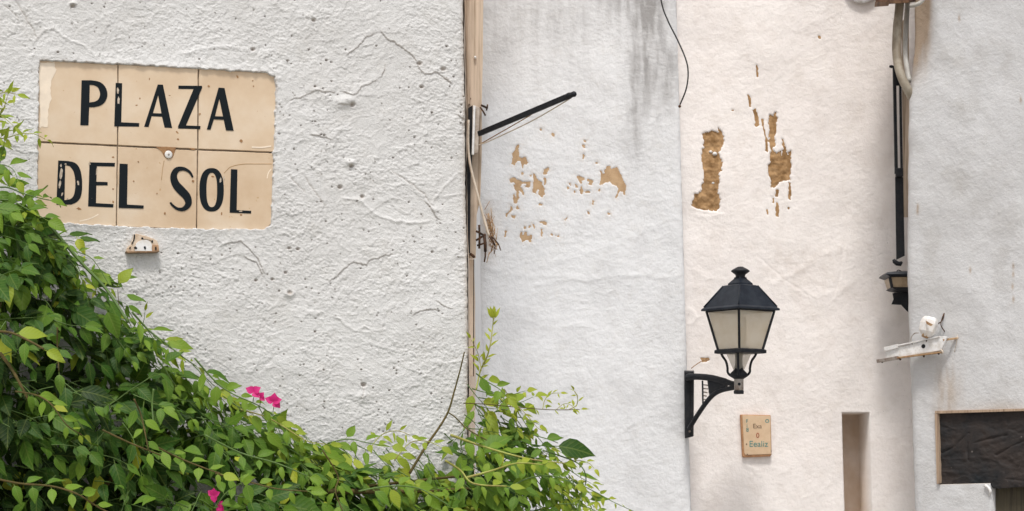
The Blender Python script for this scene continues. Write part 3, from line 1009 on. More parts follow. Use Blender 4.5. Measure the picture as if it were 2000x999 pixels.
# the niche: a slit pushed 26 cm into the wall
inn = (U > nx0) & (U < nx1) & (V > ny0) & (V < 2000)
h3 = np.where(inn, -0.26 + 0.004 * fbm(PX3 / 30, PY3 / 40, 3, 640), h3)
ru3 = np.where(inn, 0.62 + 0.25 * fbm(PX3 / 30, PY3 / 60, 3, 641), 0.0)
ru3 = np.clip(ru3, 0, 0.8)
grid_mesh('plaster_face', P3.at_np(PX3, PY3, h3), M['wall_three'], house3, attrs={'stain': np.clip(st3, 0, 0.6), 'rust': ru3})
for cx, cy, r in [(1396, 301, 5.0), (1388, 297, 3.6), (1393, 358, 3.4)]:
    mb = MB()
    c = P3.at(cx, cy, 0.0)
    k = r / 510
    mb.lathe((0, 0, 0), [(0.3 * k, -0.7 * k), (0.9 * k, -0.4 * k), (k, 0), (0.8 * k, 0.5 * k), (0.25 * k, 0.8 * k)], 9)
    mb.v = [(c.x + v[0] * random.uniform(0.85, 1.15), c.y + v[1], c.z + v[2]) for v in mb.v]
    mb.obj('plaster_lump', M['whitepaint'], house3, smooth=True)

# ---- wall four: greyer, angled, with the covered window
print('wall four')
wx0, wy0, wy1, wx2 = 1821.5, 807.0, 946.0, 1921.0
gx = axis(1768, 1768, 2072, 2700, 2.0, 70)
gx = extra(gx[(np.abs(gx - wx0) > 1.2) & (np.abs(gx - wx2) > 1.2)], [wx0 - 0.4, wx0 + 0.4, wx2 - 0.4, wx2 + 0.4])
gy = axis(-1300, -16, 1012, 2200, 2.0, 80)
gy = extra(gy[(np.abs(gy - wy0) > 1.2) & (np.abs(gy - wy1) > 1.2)], [wy0 - 0.4, wy0 + 0.4, wy1 - 0.4, wy1 + 0.4])
U, V = np.meshgrid(gx, gy)
wob = np.exp(-(U - 1768) / 14.0)
PX4 = U + np.interp(V, [-1300, 0, 190, 480, 620, 800, 1000, 2200], [4, 4, 4, 0, 3, 9, 15, 20]) + 1.3 * wob * fbm(V / 40, V * 0 + 2.2, 3, 700)
PY4 = V - 0.026 * (U - 1831)
b4 = 0.010 * (1 - 0.85 * np.exp(-(np.maximum(1800 - PX4, 0) / 60) ** 2 - (np.maximum(780 - PY4, 0) / 80) ** 2)) * fbm(PX4 / 200, PY4 / 220, 3, 702) + 0.002 * fbm(PX4 / 50, PY4 / 55, 3, 705)
h4 = b4 + 0.0006 * fbm(PX4 / 12, PY4 / 11, 4, 711)
for i, (ang, sl, sw, amp, ms) in enumerate([(-0.6, 50, 9, 0.0014, 110), (0.5, 40, 8, 0.0013, 120), (1.2, 40, 9, 0.0012, 120)]):
    mk = sstep(0.05, 0.4, pn(PX4 / ms, PY4 / ms, 760 + i))
    h4 += 0.55 * amp * mk * ridge_field(PX4, PY4, ang, sl * 0.5, sw * 0.7, 770 + i * 4)
h4 -= 0.020 * np.exp(-np.maximum(U - 1768, 0) / 5.0)
# the corner sinks back where the pipes enter
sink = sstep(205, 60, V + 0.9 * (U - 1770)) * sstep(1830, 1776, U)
h4 -= 0.05 * sink
stain_shade4 = 0.18 * sstep(0.0, 0.5, fbm(PX4 / 70, PY4 / 80, 4, 721)) + 0.10 * blob(PX4, PY4, 1860, 380, 90, 60)
stain_shade4 += 0.55 * sstep(1822, 1800, U) * sstep(50, -10, V)  # painted shade below the brown box
rust_shade4 = 0.42 * blob(PX4, PY4, 1848, 770, 26, 62) * (0.6 + 0.8 * sstep(-0.3, 0.4, fbm(PX4 / 12, PY4 / 60, 3, 731))) + 0.9 * sink * (0.7 + 0.5 * fbm(PX4 / 15, PY4 / 40, 3, 735))  # brown run below the bracket, plus painted shade in the sunk corner
rust_shade4 += 0.30 * blob(PX4, PY4, 1955, 800, 60, 16)
rust_shade4 += 0.85 * sstep(1822, 1800, U) * sstep(215, 40, V + 0.6 * (U - 1770)) * (0.75 + 0.5 * fbm(PX4 / 9, PY4 / 60, 3, 741))  # brown stain by the pipes, with the box's shade painted into it
for cx, cy in [(1978, 520), (1978, 536), (1977, 560), (1793, 404), (1792, 414), (1873, 36), (1994, 196), (1895, 528), (1979, 585)]:
    rust_shade4 += 0.8 * blob(PX4, PY4, cx, cy, 2, 6)
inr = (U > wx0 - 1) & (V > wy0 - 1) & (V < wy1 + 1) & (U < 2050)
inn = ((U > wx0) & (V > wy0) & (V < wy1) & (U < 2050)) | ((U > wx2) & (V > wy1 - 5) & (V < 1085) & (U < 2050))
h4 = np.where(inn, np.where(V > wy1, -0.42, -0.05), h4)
house4 = thing('grey_white_wall', 'greyish white angled wall at the right with the covered window opening', 'wall', (1.7, 8.3, 0))
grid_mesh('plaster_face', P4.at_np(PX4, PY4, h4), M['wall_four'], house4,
          attrs={'stain': np.clip(stain_shade4 + np.where(inn & (V > wy1), 0.8, 0), 0, 0.85), 'rust': np.clip(rust_shade4 + np.where(inr, 0.6, 0) + np.where(inn & (V > wy1), 0.85, 0), 0, 0.85)})  # darkness inside the lower opening is painted in as brown
# its hidden side, running back to wall three
mb = MB()
c0 = P4.at(1786, 950, -0.06)
ztop = EYE + (HOR + 1290) / FPX * 8.3
mb.add([(c0.x, c0.y, 0.004), (c0.x + 0.42, c0.y + 0.60, 0.004), (c0.x + 0.42, c0.y + 0.60, ztop), (c0.x, c0.y, ztop)], [(0, 1, 2, 3)])
mb.obj('wall_end', M['wall_four'], house4)
# back and top closing the masonry behind walls two and three
mb = MB()
mb.box((0.8, 9.75, 2.4), (4.2, 0.3, 2.38))
o = mb.obj('rear_masonry', M['beige'], house3)


def q4(pts, off0, off1, name, mat, parent):
    """quad plate on wall four from photo pixels"""
    mb = MB()
    mb.hexa([P4.at(x, y, off0) for x, y in pts], [P4.at(x, y, off1) for x, y in pts])
    return mb.obj(name, mat, parent, bevel=0.0006)


win = house4
q4([(1829, 803), (2060, 797), (2060, 801.5), (1828, 808.5)], -0.04, 0.012, 'window_frame', M['wooddark'], win)
q4([(1828, 809), (1834.5, 809), (1838, 944), (1832, 946)], -0.04, 0.011, 'window_frame', M['wooddark'], win)
q4([(1937, 951), (2075, 948), (2075, 1082), (1937, 1082)], -0.060, -0.035, 'dark_interior', wood('dark_olive_interior', (0.055, 0.045, 0.026), (0.025, 0.02, 0.012)), win)  # added dark panel, standing for the unlit inside of the opening
# crumpled black plastic behind the frame
gx = np.linspace(1828, 2070, 204)
gy = np.linspace(803, 960, 125)
U, V = np.meshgrid(gx, gy)
q = 0.010 * fbm(U / 46, V / 34, 3, 801) + 0.004 * fbm(U / 14, V / 9, 3, 805)
c_ = 0.012 * np.exp(-(np.abs(pn(U / 70 + 0.35 * pn(U / 40, V / 40, 812), V / 26, 811)) * 9)) + 0.007 * np.exp(-(np.abs(pn(U / 30, V / 30, 815)) * 8))
q += 0.4 * c_
for pts, a in (([(1838, 886), (1865, 872), (1885, 852), (1893, 846)], 0.014), ([(1900, 868), (1930, 860), (1965, 854)], 0.012), ([(1945, 892), (1975, 876), (2000, 866)], 0.014), ([(1893, 850), (1888, 880), (1890, 900)], 0.012),
               ([(1975, 950), (1985, 920), (1998, 895)], 0.008), ([(1930, 935), (1960, 938), (2000, 945)], 0.006)):
    d, s = seg_dist(U, V, pts)
    q -= 0.55 * a * np.exp(-(d / 2.4) ** 2)
    q += a * 0.35 * np.exp(-((d - 6) / 5) ** 2)
rag = 947 + 2.5 * fbm(U / 12, U * 0, 3, 820) + 9 * sstep(1928, 1942, U)
keep = V < rag
fm = keep[:-1, :-1]
o = grid_mesh('plastic_sheet', P4.at_np(U, V - 0.026 * (U - 1831), -0.005 + np.clip(0.45 * q, -0.009, 0.003)), M['sheet'], None, mask=fm)
tag(o, 'crumpled black plastic sheet covering the window opening in the grey wall', 'plastic sheet')
# flaking plaster tongue at the lower corner of the opening
mb = MB()
mb.tube(catmull([P4.at(1924, 948, 0.006), P4.at(1931, 952, 0.008), P4.at(1936, 960, 0.008), P4.at(1932, 970, 0.004)], 4), [0.002] + [0.006] * 8 + [0.005, 0.003, 0.002, 0.001], 7)
mb.obj('flaking_plaster', M['whitepaint'], house4, smooth=True)
# beige fillet of old board between the corner and wall three
mb = MB()
mb.hexa([W(1760, 40, 8.96), W(1775, 40, 8.96), W(1777, 425, 8.96), W(1765, 425, 8.96)], [W(1760, 40, 9.02), W(1775, 40, 9.02), W(1777, 425, 9.02), W(1765, 425, 9.02)])
mb.obj('edge_board', M['wood'], house4)

# ------------------------------------------------------------------ street name sign of six tiles
print('sign')
sign = thing('street_sign', 'six beige ceramic tiles lettered PLAZA DEL SOL in black set in the rough wall', 'street sign', tuple(P1.at(300, 440)))
TF = -0.0035     # tile face, relative to the wall plane
S1 = lambda off0=0.0: (lambda x, y, o: P1.at(x, y, off0 + o))


def jitter_poly(pts, amp, n=8, seed=0):
    r = random.Random(seed)
    out = []
    for i in range(len(pts)):
        a, b = pts[i], pts[(i + 1) % len(pts)]
        for k in range(n):
            t = k / n
            out.append((a[0] + (b[0] - a[0]) * t + r.uniform(-amp, amp), a[1] + (b[1] - a[1]) * t + r.uniform(-amp, amp)))
    return out


tiles = [[(76, 118), (230.0, 126), (229.3, 283.0), (74, 275.5)], [(232.2, 126), (387, 134.5), (386, 290.5), (231.6, 283.2)], [(389.2, 134.5), (528, 143), (540, 150), (537, 296.5), (388.4, 290.6)],
         [(74, 279.5), (229, 286.6), (226.8, 442), (71, 435)], [(231.2, 286.8), (385.6, 293.8), (383.4, 448), (228.8, 442)], [(388, 294), (535, 299.8), (530, 436), (520, 450), (385.6, 448)]]
for i, t in enumerate(tiles):
    bm = bmesh.new()
    pts = jitter_poly(t, 0.35, 9, i)
    dz = [0, 0.0004, -0.0002, 0.0003, -0.0003, 0.0002][i]
    back = [bm.verts.new(P1.at(x, y, TF - 0.012)) for x, y in pts]
    cx, cy = sum(p[0] for p in t) / len(t), sum(p[1] for p in t) / len(t)
    mid = [bm.verts.new(P1.at(x, y, TF - 0.0012 + dz)) for x, y in pts]
    top = [bm.verts.new(P1.at(x + (cx - x) * 0.010, y + (cy - y) * 0.010, TF + dz)) for x, y in pts]
    n = len(pts)
    for a, b in ((back, mid), (mid, top)):
        for k in range(n):
            bm.faces.new((a[k], a[(k + 1) % n], b[(k + 1) % n], b[k]))
    bm.faces.new(top)
    bm_obj('tile', bm, M['tile'], sign)
mb = MB()
mb.hexa([P1.at(x, y, -0.021) for x, y in ((80, 124), (530, 148), (524, 442), (77, 430))], [P1.at(x, y, TF - 0.004) for x, y in ((80, 124), (530, 148), (524, 442), (77, 430))])
mb.obj('mortar_bed', M['mortar'], sign)

zk = 1388 / 500.0
ZS = lambda pts: [(60 + x / zk, 100 + y / zk) for x, y in pts]


def sm(pts, n=4):
    """closed smooth outline"""
    N = len(pts)
    out = []
    for i in range(N):
        p0, p1, p2, p3 = [Vector(pts[(i + k) % N]) for k in (-1, 0, 1, 2)]
        for k in range(n):
            t = k / n
            v = 0.5 * ((2 * p1) + (p2 - p0) * t + (2 * p0 - 5 * p1 + 4 * p2 - p3) * t * t + (3 * p1 - p0 - 3 * p2 + p3) * t ** 3)
            out.append((v.x, v.y))
    return out


def arc_part(pts, n=4):
    return [(p.x, p.y) for p in catmull([Vector((x, y)) for x, y in pts], n)]


def superell(cx, cy, a, b, e, n=40):
    out = []
    for k in range(n):
        t = 2 * math.pi * k / n
        c, s = math.cos(t), math.sin(t)
        out.append((cx + a * abs(c) ** (2 / e) * (1 if c > 0 else -1), cy + b * abs(s) ** (2 / e) * (1 if s > 0 else -1)))
    return out


def ribbon(path):
    """outline of a stroke with varying width; path = (x, y, w)"""
    c = catmull([Vector(p) for p in path], 5)
    L, Rr = [], []
    for i, p in enumerate(c):
        t = Vector((c[min(i + 1, len(c) - 1)] - c[max(i - 1, 0)]))
        t.z = 0
        t.normalize()
        nrm = Vector((-t.y, t.x, 0)) * p.z / 2
        L.append((p.x + nrm.x, p.y + nrm.y))
        Rr.append((p.x - nrm.x, p.y - nrm.y))
    return L + Rr[::-1]


letters = {
    'P': [[(277, 158)] + arc_part([(330, 158), (375, 167), (404, 192), (417, 230), (408, 268), (385, 292), (350, 303), (318, 304)]) + [(314, 402), (270, 402)], [(321, 183)] + arc_part([(342, 184), (366, 198), (377, 230), (370, 258), (350, 273), (319, 278)])],
    'L': [[(462, 172), (497, 174), (492, 386), (590, 390), (588, 410), (454, 408)]],
    'A': [[(690, 181), (718, 182), (768, 417), (727, 415), (713, 356), (657, 353), (640, 412), (616, 410)], [(692, 240), (664, 336), (710, 338)]],
    'Z': [[(802, 187), (930, 188), (930, 200), (843, 403), (922, 406), (920, 423), (800, 420), (800, 408), (884, 206), (802, 205)]],
    'A2': [[(1020, 198), (1052, 200), (1102, 432), (1060, 430), (1048, 372), (994, 370), (976, 426), (956, 425)], [(1024, 258), (1000, 353), (1044, 354)]],
    'D': [[(150, 593)] + arc_part([(205, 596), (245, 608), (270, 645), (280, 712), (275, 780), (255, 815), (222, 832)]) + [(140, 833)], [(188, 618)] + arc_part([(213, 624), (234, 655), (243, 712), (238, 770), (220, 800), (184, 808)])],
    'E': [[(320, 603), (458, 606), (456, 626), (360, 624), (357, 708), (418, 710), (418, 728), (357, 728), (355, 824), (450, 830), (448, 848), (312, 842)]],
    'L2': [[(483, 610), (527, 612), (523, 832), (614, 837), (612, 854), (478, 850)]],
    'S': [ribbon([(880, 684, 10), (862, 655, 14), (828, 638, 20), (792, 645, 30), (776, 680, 36), (788, 722, 42), (816, 755, 46), (848, 790, 42), (856, 828, 34), (832, 855, 24), (800, 856, 16), (772, 838, 13), (758, 820, 10)])],
    'O': [superell(982, 752, 66, 118, 2.4), superell(983, 753, 29, 93, 2.5)],
    'L3': [[(1087, 640), (1122, 642), (1118, 862), (1197, 866), (1196, 881), (1080, 876)]],
}
for k, polys in letters.items():
    fill_shape('letter', [ZS(p) for p in polys], S1(TF + 0.0010), 0.0007, M['letter'], sign)


def irregular(cx, cy, rx, ry, n, seed, ang=0.0):
    r = random.Random(seed)
    out = []
    for k in range(n):
        t = 2 * math.pi * k / n
        q = r.uniform(0.6, 1.15)
        x, y = math.cos(t) * rx * q, math.sin(t) * ry * q
        out.append((cx + x * math.cos(ang) - y * math.sin(ang), cy + x * math.sin(ang) + y * math.cos(ang)))
    return out


# bare spots in the glaze
for i, (x, y, rx, ry, a) in enumerate([(795, 440, 10, 5, 0.7), (800, 478, 8, 6, 0), (1142, 487, 8, 11, 0.4), (1122, 138, 6, 10, -0.6), (593, 258, 5, 6, 0), (575, 293, 6, 4, 0), (966, 190, 7, 6, 0), (448, 575, 9, 6, 0),
                                       (448, 818, 6, 8, 0), (448, 748, 6, 5, 0), (882, 705, 7, 8, 0), (878, 530, 20, 5, 0.15), (728, 880, 6, 8, 0), (1036, 880, 5, 10, 0), (1142, 888, 8, 5, 0), (262, 855, 14, 7, 0.4), (1210, 190, 4, 5, 0),
                                       (755, 240, 6, 3, 0), (686, 772, 4, 5, 0), (560, 705, 4, 6, 0), (988, 680, 10, 4, 0.2), (585, 600, 5, 4, 0), (918, 342, 5, 8, 0), (645, 150, 3, 8, 0.3), (1205, 160, 4, 4, 0)]):
    fill_shape('glaze_chip', [ZS(irregular(x, y, rx, ry, 9, i, a))], S1(TF + 0.0007), 0.0006, M['chip'], sign)
for i, (x, y, rx, ry, a) in enumerate([(474, 215, 8, 18, 0), (478, 268, 7, 22, 0), (166, 665, 8, 34, 0.1), (158, 720, 7, 30, 0.15), (165, 622, 5, 10, 0), (257, 712, 6, 16, -0.2), (190, 612, 6, 5, 0), (1030, 700, 6, 14, 0.1), (320, 610, 6, 10, 0), (358, 655, 4, 22, 0.05),
                                       (172, 775, 5, 12, 0.4), (1140, 868, 12, 4, 0), (200, 800, 5, 5, 0), (1048, 690, 4, 12, 0)]):
    fill_shape('worn_spot', [ZS(irregular(x, y, rx, ry, 11, 90 + i, a))], S1(TF + 0.0014), 0.0004, M['glazeloss'], sign)
fill_shape('glaze_chip', [ZS([(680, 520), (735, 518), (790, 522), (782, 545), (772, 574), (755, 584), (738, 582), (724, 570), (712, 545)])], S1(TF + 0.0007), 0.0006, M['chip'], sign)
for pts, w, mt in (([(1050, 662), (1066, 645), (1090, 626), (1150, 613), (1225, 612), (1308, 612)], 3.0, 'crack'), ([(725, 592), (716, 640), (710, 700)], 2.0, 'crack'),
                   ([(265, 922), (310, 912), (345, 898), (368, 884)], 6, 'scratch'), ([(1283, 690), (1290, 660), (1305, 640)], 5, 'scratch'), ([(1200, 520), (1250, 522), (1305, 515)], 8, 'scratch')):
    fill_shape('hairline_crack' if mt == 'crack' else 'glaze_scratch', [ZS(ribbon([(x, y, w) for x, y in pts]))], S1(TF + 0.0006), 0.0004, M[mt], sign)
# pale worn strip at the left
fill_shape('worn_glaze', [ZS(jitter_poly([(48, 60), (128, 62), (140, 100), (108, 180), (112, 260), (96, 330), (90, 410), (50, 412)], 4, 5, 5))], S1(TF + 0.0006), 0.0004, M['scratch'], sign)
# washer and screw
c = P1.at(60 + 748 / zk, 100 + 561 / zk, TF + 0.001)
rotm = Matrix.Rotation(math.atan2(P1.n.y, P1.n.x), 3, 'Z') @ Matrix.Rotation(R(90), 3, 'Y')


def lathe_on(c, n, prof, mat, name, parent, sides=20, smooth=True):
    """lathe whose axis is the direction n"""
    mb = MB()
    mb.lathe((0, 0, 0), prof, sides)
    qn = Vector(n).to_track_quat('Z', 'Y')
    mb.v = [tuple(Vector(c) + qn @ Vector(v)) for v in mb.v]
    return mb.obj(name, mat, parent, smooth)


lathe_on(c, P1.n, [(0.0098, 0), (0.0098, 0.0012), (0.0085, 0.0022), (0.004, 0.0026), (0.001, 0.0026)], M['screwwhite'], 'washer', sign)
lathe_on(c + P1.n * 0.0026, P1.n, [(0.0028, 0), (0.0024, 0.001), (0.0004, 0.0012)], M['steel'], 'screw_head', sign, 10)

# ------------------------------------------------------------------ little clay house relief below the sign
zr = 1332 / 120.0
ZR = lambda pts: [(220 + x / zr, 430 + y / zr) for x, y in pts]
relief = thing('clay_relief', 'small cream clay relief of a domed house fixed below the tile sign', 'wall ornament', tuple(P1.at(277, 495)))
o = fill_shape('body', [ZR([(275, 692), (300, 610), (372, 545), (425, 430), (448, 330), (480, 314), (560, 326), (700, 365), (850, 415), (935, 465), (972, 555), (985, 690)])], S1(0.017), 0.020, simple('cream_clay', (0.66, 0.54, 0.42), 0.6, col2=(0.50, 0.36, 0.24), vscale=60), relief, bevel=0.0015)
o = fill_shape('base_ledge', [ZR([(262, 694), (985, 692), (978, 712), (900, 722), (300, 738), (270, 720)])], S1(0.021), 0.024, simple('brown_clay', (0.28, 0.17, 0.09), 0.7, var=0.4, vscale=60), relief, bevel=0.001)
fill_shape('dome', [ZR(arc_part([(452, 688), (470, 560), (520, 490), (600, 455), (700, 450), (780, 485), (818, 560), (815, 640), (822, 688)], 4))], S1(0.0195), 0.0024, M['ceramic'], relief, bevel=0.0008)
fill_shape('side_tower', [ZR([(826, 560), (850, 550), (960, 560), (970, 640), (975, 688), (822, 688)])], S1(0.0195), 0.0024, simple('orange_clay', (0.55, 0.33, 0.19), 0.7, var=0.3, vscale=60), relief, bevel=0.0006)
for i, (x, y, rx, ry) in enumerate([(350, 622, 20, 28), (465, 622, 40, 32), (665, 622, 28, 40), (903, 632, 22, 38), (615, 415, 32, 26), (826, 485, 24, 32)]):
    fill_shape('window_hole', [ZR(irregular(x, y, rx, ry, 12, 300 + i))], S1(0.0206 if i not in (0, 4, 5) else 0.0188), 0.0010, M['letter'], relief)
fill_shape('painted_line', [ZR(ribbon([(446, 330, 22), (440, 400, 26), (425, 460, 22), (385, 535, 26)]))], S1(0.0186), 0.0010, M['letter'], relief)
fill_shape('painted_line', [ZR(ribbon([(630, 430, 12), (700, 436, 10), (800, 460, 12)]))], S1(0.0186), 0.0010, M['mortar'], relief)

# ------------------------------------------------------------------ timber board in the corner, bracket
print('corner fittings')
board = thing('corner_board', 'tall weathered beige board standing in the corner beside the rough wall', 'board', tuple(W(925, 500, 6.32)))
YB = 6.30
LB = [(-500, 905, 947), (0, 907, 944), (120, 911, 943), (205, 911, 941), (300, 913, 941), (390, 914, 938), (420, 914, 931), (505, 915, 929)]
mb = MB()
vs = []
for py, xa, xb in LB:
    vs += [W(xa, py, YB), W(xb, py, YB), W(xb, py, YB + 0.03), W(xa - 3, py, YB + 0.03)]
fs = [(3, 2, 1, 0)]
for i in range(len(LB) - 1):
    for k in range(4):
        a, b = i * 4 + k, i * 4 + (k + 1) % 4
        fs.append((a, b, b + 4, a + 4))
fs.append(tuple(len(vs) - 4 + k for k in range(4)))
mb.add(vs, fs)
mb.obj('plank', M['wood'], board, bevel=0.001)
mb = MB()
mb.bar(W(912.5, -500, YB - 0.003), W(916, 205, YB - 0.003), 0.007, 0.006)
mb.obj('edge_bead', M['wood'], board, bevel=0.001)
mb = MB()
mb.bar(W(919, 508, 6.36), W(918.5, 735, 6.36), 0.015, 0.02)
mb.obj('lower_batten', M['beige'], board, bevel=0.0008)
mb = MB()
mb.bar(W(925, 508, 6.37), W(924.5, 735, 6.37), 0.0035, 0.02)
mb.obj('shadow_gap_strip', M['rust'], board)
o = lathe_on(W(928, 113, YB - 0.002), Vector((0, -1, 0)), [(0.004, 0), (0.0035, 0.006), (0.001, 0.008)], M['whitepaint'], 'plaster_lump', board, 8)
lathe_on(W(917, 193, YB - 0.001), Vector((0, -1, 0)), [(0.004, 0), (0.0035, 0.002), (0.001, 0.0025)], M['rust'], 'nail_head', board, 8)

br = thing('sign_bracket', 'old black sign bracket with a slanting arm and thin wires on the corner board', 'bracket', tuple(W(925, 400, 6.28)))
YK = 6.27
mb = MB()
mb.hexa([W(914, 212, YK), W(923, 206, YK), W(922, 330, YK), (W(919, 330, YK))], [W(914, 212, YK + 0.028), W(923, 206, YK + 0.028), W(922, 330, YK + 0.028), W(919, 330, YK + 0.028)])
mb.obj('back_channel', M['black'], br)
mb = MB()
mb.hexa([W(911.5, 300, YK + 0.004), W(919.5, 300, YK + 0.004), W(918, 495, YK + 0.004), W(912, 495, YK + 0.004)], [W(911.5, 300, YK + 0.025), W(919.5, 300, YK + 0.025), W(918, 495, YK + 0.025), W(912, 495, YK + 0.025)])
mb.obj('back_channel', M['black'], br)
mb = MB()
mb.hexa([W(923, 206, YK - 0.006), W(937, 210, YK - 0.006), W(934, 300, YK - 0.006), W(921, 302, YK - 0.006)], [W(923, 206, YK + 0.02), W(937, 210, YK + 0.02), W(934, 300, YK + 0.02), W(921, 302, YK + 0.02)])
mb.obj('mounting_plate', M['plate'], br, bevel=0.002)
mb = MB()
mb.bar(W(926.5, 207, YK - 0.010), W(923.5, 303, YK - 0.010), 0.006, 0.006)
mb.obj('plate_rib', M['whitepaint'], br, bevel=0.001)
mb = MB()
mb.bar(W(935, 262, YK), W(1108, 189, 6.02), 0.0135, 0.012)
mb.obj('arm', M['black'], br, bevel=0.0015)
mb = MB()
mb.tube([W(1106, 190, 6.022), W(1112, 187.5, 6.015), W(1117, 185.5, 6.01), W(1122, 184, 6.0), W(1126, 183, 6.0)], [0.0075, 0.0085, 0.0065, 0.0075, 0.003], 10)
mb.obj('arm_cap', M['black'], br, smooth=True)
mb = MB()
mb.tube(catmull([W(934, 284, YK), W(960, 274, 6.24), W(1040, 236, 6.12), W(1112, 194, 6.025)], 5), 0.0016, 6)
mb.obj('wire', M['cream'], br, smooth=True)
mb = MB()
mb.tube(catmull([W(936, 283, YK), W(985, 255, 6.21), W(1035, 226, 6.13), W(1068, 205, 6.08)], 5), 0.0014, 6)
mb.obj('wire', M['rustedge'], br, smooth=True)
mb = MB()
mb.tube(catmull([W(915, 235, 6.255), W(914.5, 285, 6.245), W(919, 325, 6.24), W(934, 385, 6.24), W(946, 430, 6.24), W(955, 461, 6.24)], 6), 0.0033, 8)
mb.obj('cream_rod', M['cream'], br, smooth=True)
mb = MB()
for a, b, r in (((940, 206), (952, 212), 0.003), ((938, 210), (948, 226), 0.0024), ((952, 205), (950, 216), 0.002), ((930, 470), (948, 458), 0.003), ((932, 480), (950, 474), 0.0025), ((946, 462), (948, 492), 0.0042), ((948, 490), (946, 512), 0.0022), ((930, 452), (948, 462), 0.003), ((936, 440), (936, 486), 0.003), ((957, 463), (967, 480), 0.0026), ((967, 480), (965, 496), 0.0015),
                 ((960, 462), (974, 478), 0.0018), ((974, 478), (978, 490), 0.001), ((919, 497), (926, 502), 0.004)):
    MB().tube([W(*a, 6.29), W((a[0] + b[0]) / 2 + 0.8, (a[1] + b[1]) / 2, 6.285), W(*b, 6.29)], r, 7).obj('rusty_hook', M['rust'], br, smooth=True)
for (x, y) in ((932, 316), (916, 390), (920, 500)):
    pass

nest = MB()
rs = random.Random(5)
for i in range(100):
    t = rs.random()
    cx, cy = 953 + 12 * t + rs.gauss(0, 4), 425 + 60 * t + rs.gauss(0, 9)
    a = rs.uniform(0.9, 2.1)
    L = rs.uniform(8, 24)
    Yn = 6.32 + rs.uniform(-0.03, 0.03)
    p0 = (cx - math.cos(a) * L / 2, cy - math.sin(a) * L / 2)
    p1 = (cx + math.cos(a) * L / 2, cy + math.sin(a) * L / 2)
    pm = (cx + rs.gauss(0, 2.5), cy + rs.gauss(0, 2.5))
    nest.tube([W(*p0, Yn), W(*pm, Yn - 0.004), W(*p1, Yn)], rs.uniform(0.0005, 0.0012), 4, cap=False)
o = nest.obj('straw_tuft', M['straw'], None)
tag(o, 'tuft of dry brown straw caught behind the end of the cream rod', 'straw tuft', kind='stuff')

# ------------------------------------------------------------------ hanging cable between walls two and three
mb = MB()
mb.tube(catmull([W(1284, -60, 8.95), W(1292, 5, 8.95), W(1305, 42, 8.95), W(1324, 80, 8.95), W(1340, 118, 8.95), W(1344, 145, 8.95), W(1340, 175, 8.95), W(1328, 205, 8.965)], 6), 0.0028, 8)
o = mb.obj('hanging_cable', M['cable'], None, smooth=True)
tag(o, 'thin dark cable hanging in a curve over the joint of the bluish and pinkish walls', 'cable')
lathe_on(W(1328, 206, 8.965), Vector((-0.3, 0, -1)), [(0.004, 0), (0.0058, 0.003), (0.004, 0.008), (0.001, 0.010)], M['rust'], 'cable_end', o, 8)

# ------------------------------------------------------------------ the wall lantern
print('lantern')
YL = 8.72
K = YL / FPX
lant = thing('wall_lantern', 'black four sided street lantern with pale glass on a bracket at the pinkish wall', 'street lamp', tuple(W(1446, 860, 9.0)))
cx = (1446 - 1000) * K
cy = YL


def lz(py):
    return EYE + (HOR - py) * K


def sq(hd, z, th=R(8.0), c=(cx, cy)):
    """four corners of a square of half diagonal hd (px), one corner towards the camera"""
    r = hd * K
    return [Vector((c[0] + r * math.sin(a), c[1] - r * math.cos(a), z)) for a in (-th, math.pi / 2 - th, math.pi - th, 3 * math.pi / 2 - th)]


def frustum(sections):
    mb = MB()
    vs = []
    for s in sections:
        vs += s
    n = len(sections)
    fs = [(3, 2, 1, 0)]
    for i in range(n - 1):
        for k in range(4):
            a, b = i * 4 + k, i * 4 + (k + 1) % 4
            fs.append((a, b, b + 4, a + 4))
    fs.append(tuple((n - 1) * 4 + k for k in range(4)))
    return mb.add(vs, fs)


frustum([sq(77, lz(607.5)), sq(77, lz(604)), sq(70, lz(600)), sq(34, lz(559)), sq(30, lz(557.5))]).obj('roof', M['roofblack'], lant, bevel=0.0012)
e0_, e1_ = sq(71.5, lz(600)), sq(33.5, lz(558.5))
for k in range(4):
    MB().tube([e0_[k], e1_[k]], 0.0028, 6).obj('roof_rib', M['roofblack'], lant, smooth=True)
frustum([sq(25, lz(558)), sq(24, lz(554)), sq(13, lz(545)), sq(12, lz(542))]).obj('vent_cap', M['roofblack'], lant, bevel=0.001)
mb = MB()
mb.lathe((cx, cy, 0), [(r * K, lz(y)) for r, y in ((10.5, 543), (9, 540), (10, 537), (14, 534), (18, 531), (18.5, 529.5), (15, 527), (10, 524), (5, 521.5), (0.5, 521))], 24)
mb.obj('finial', M['black'], lant, smooth=True)
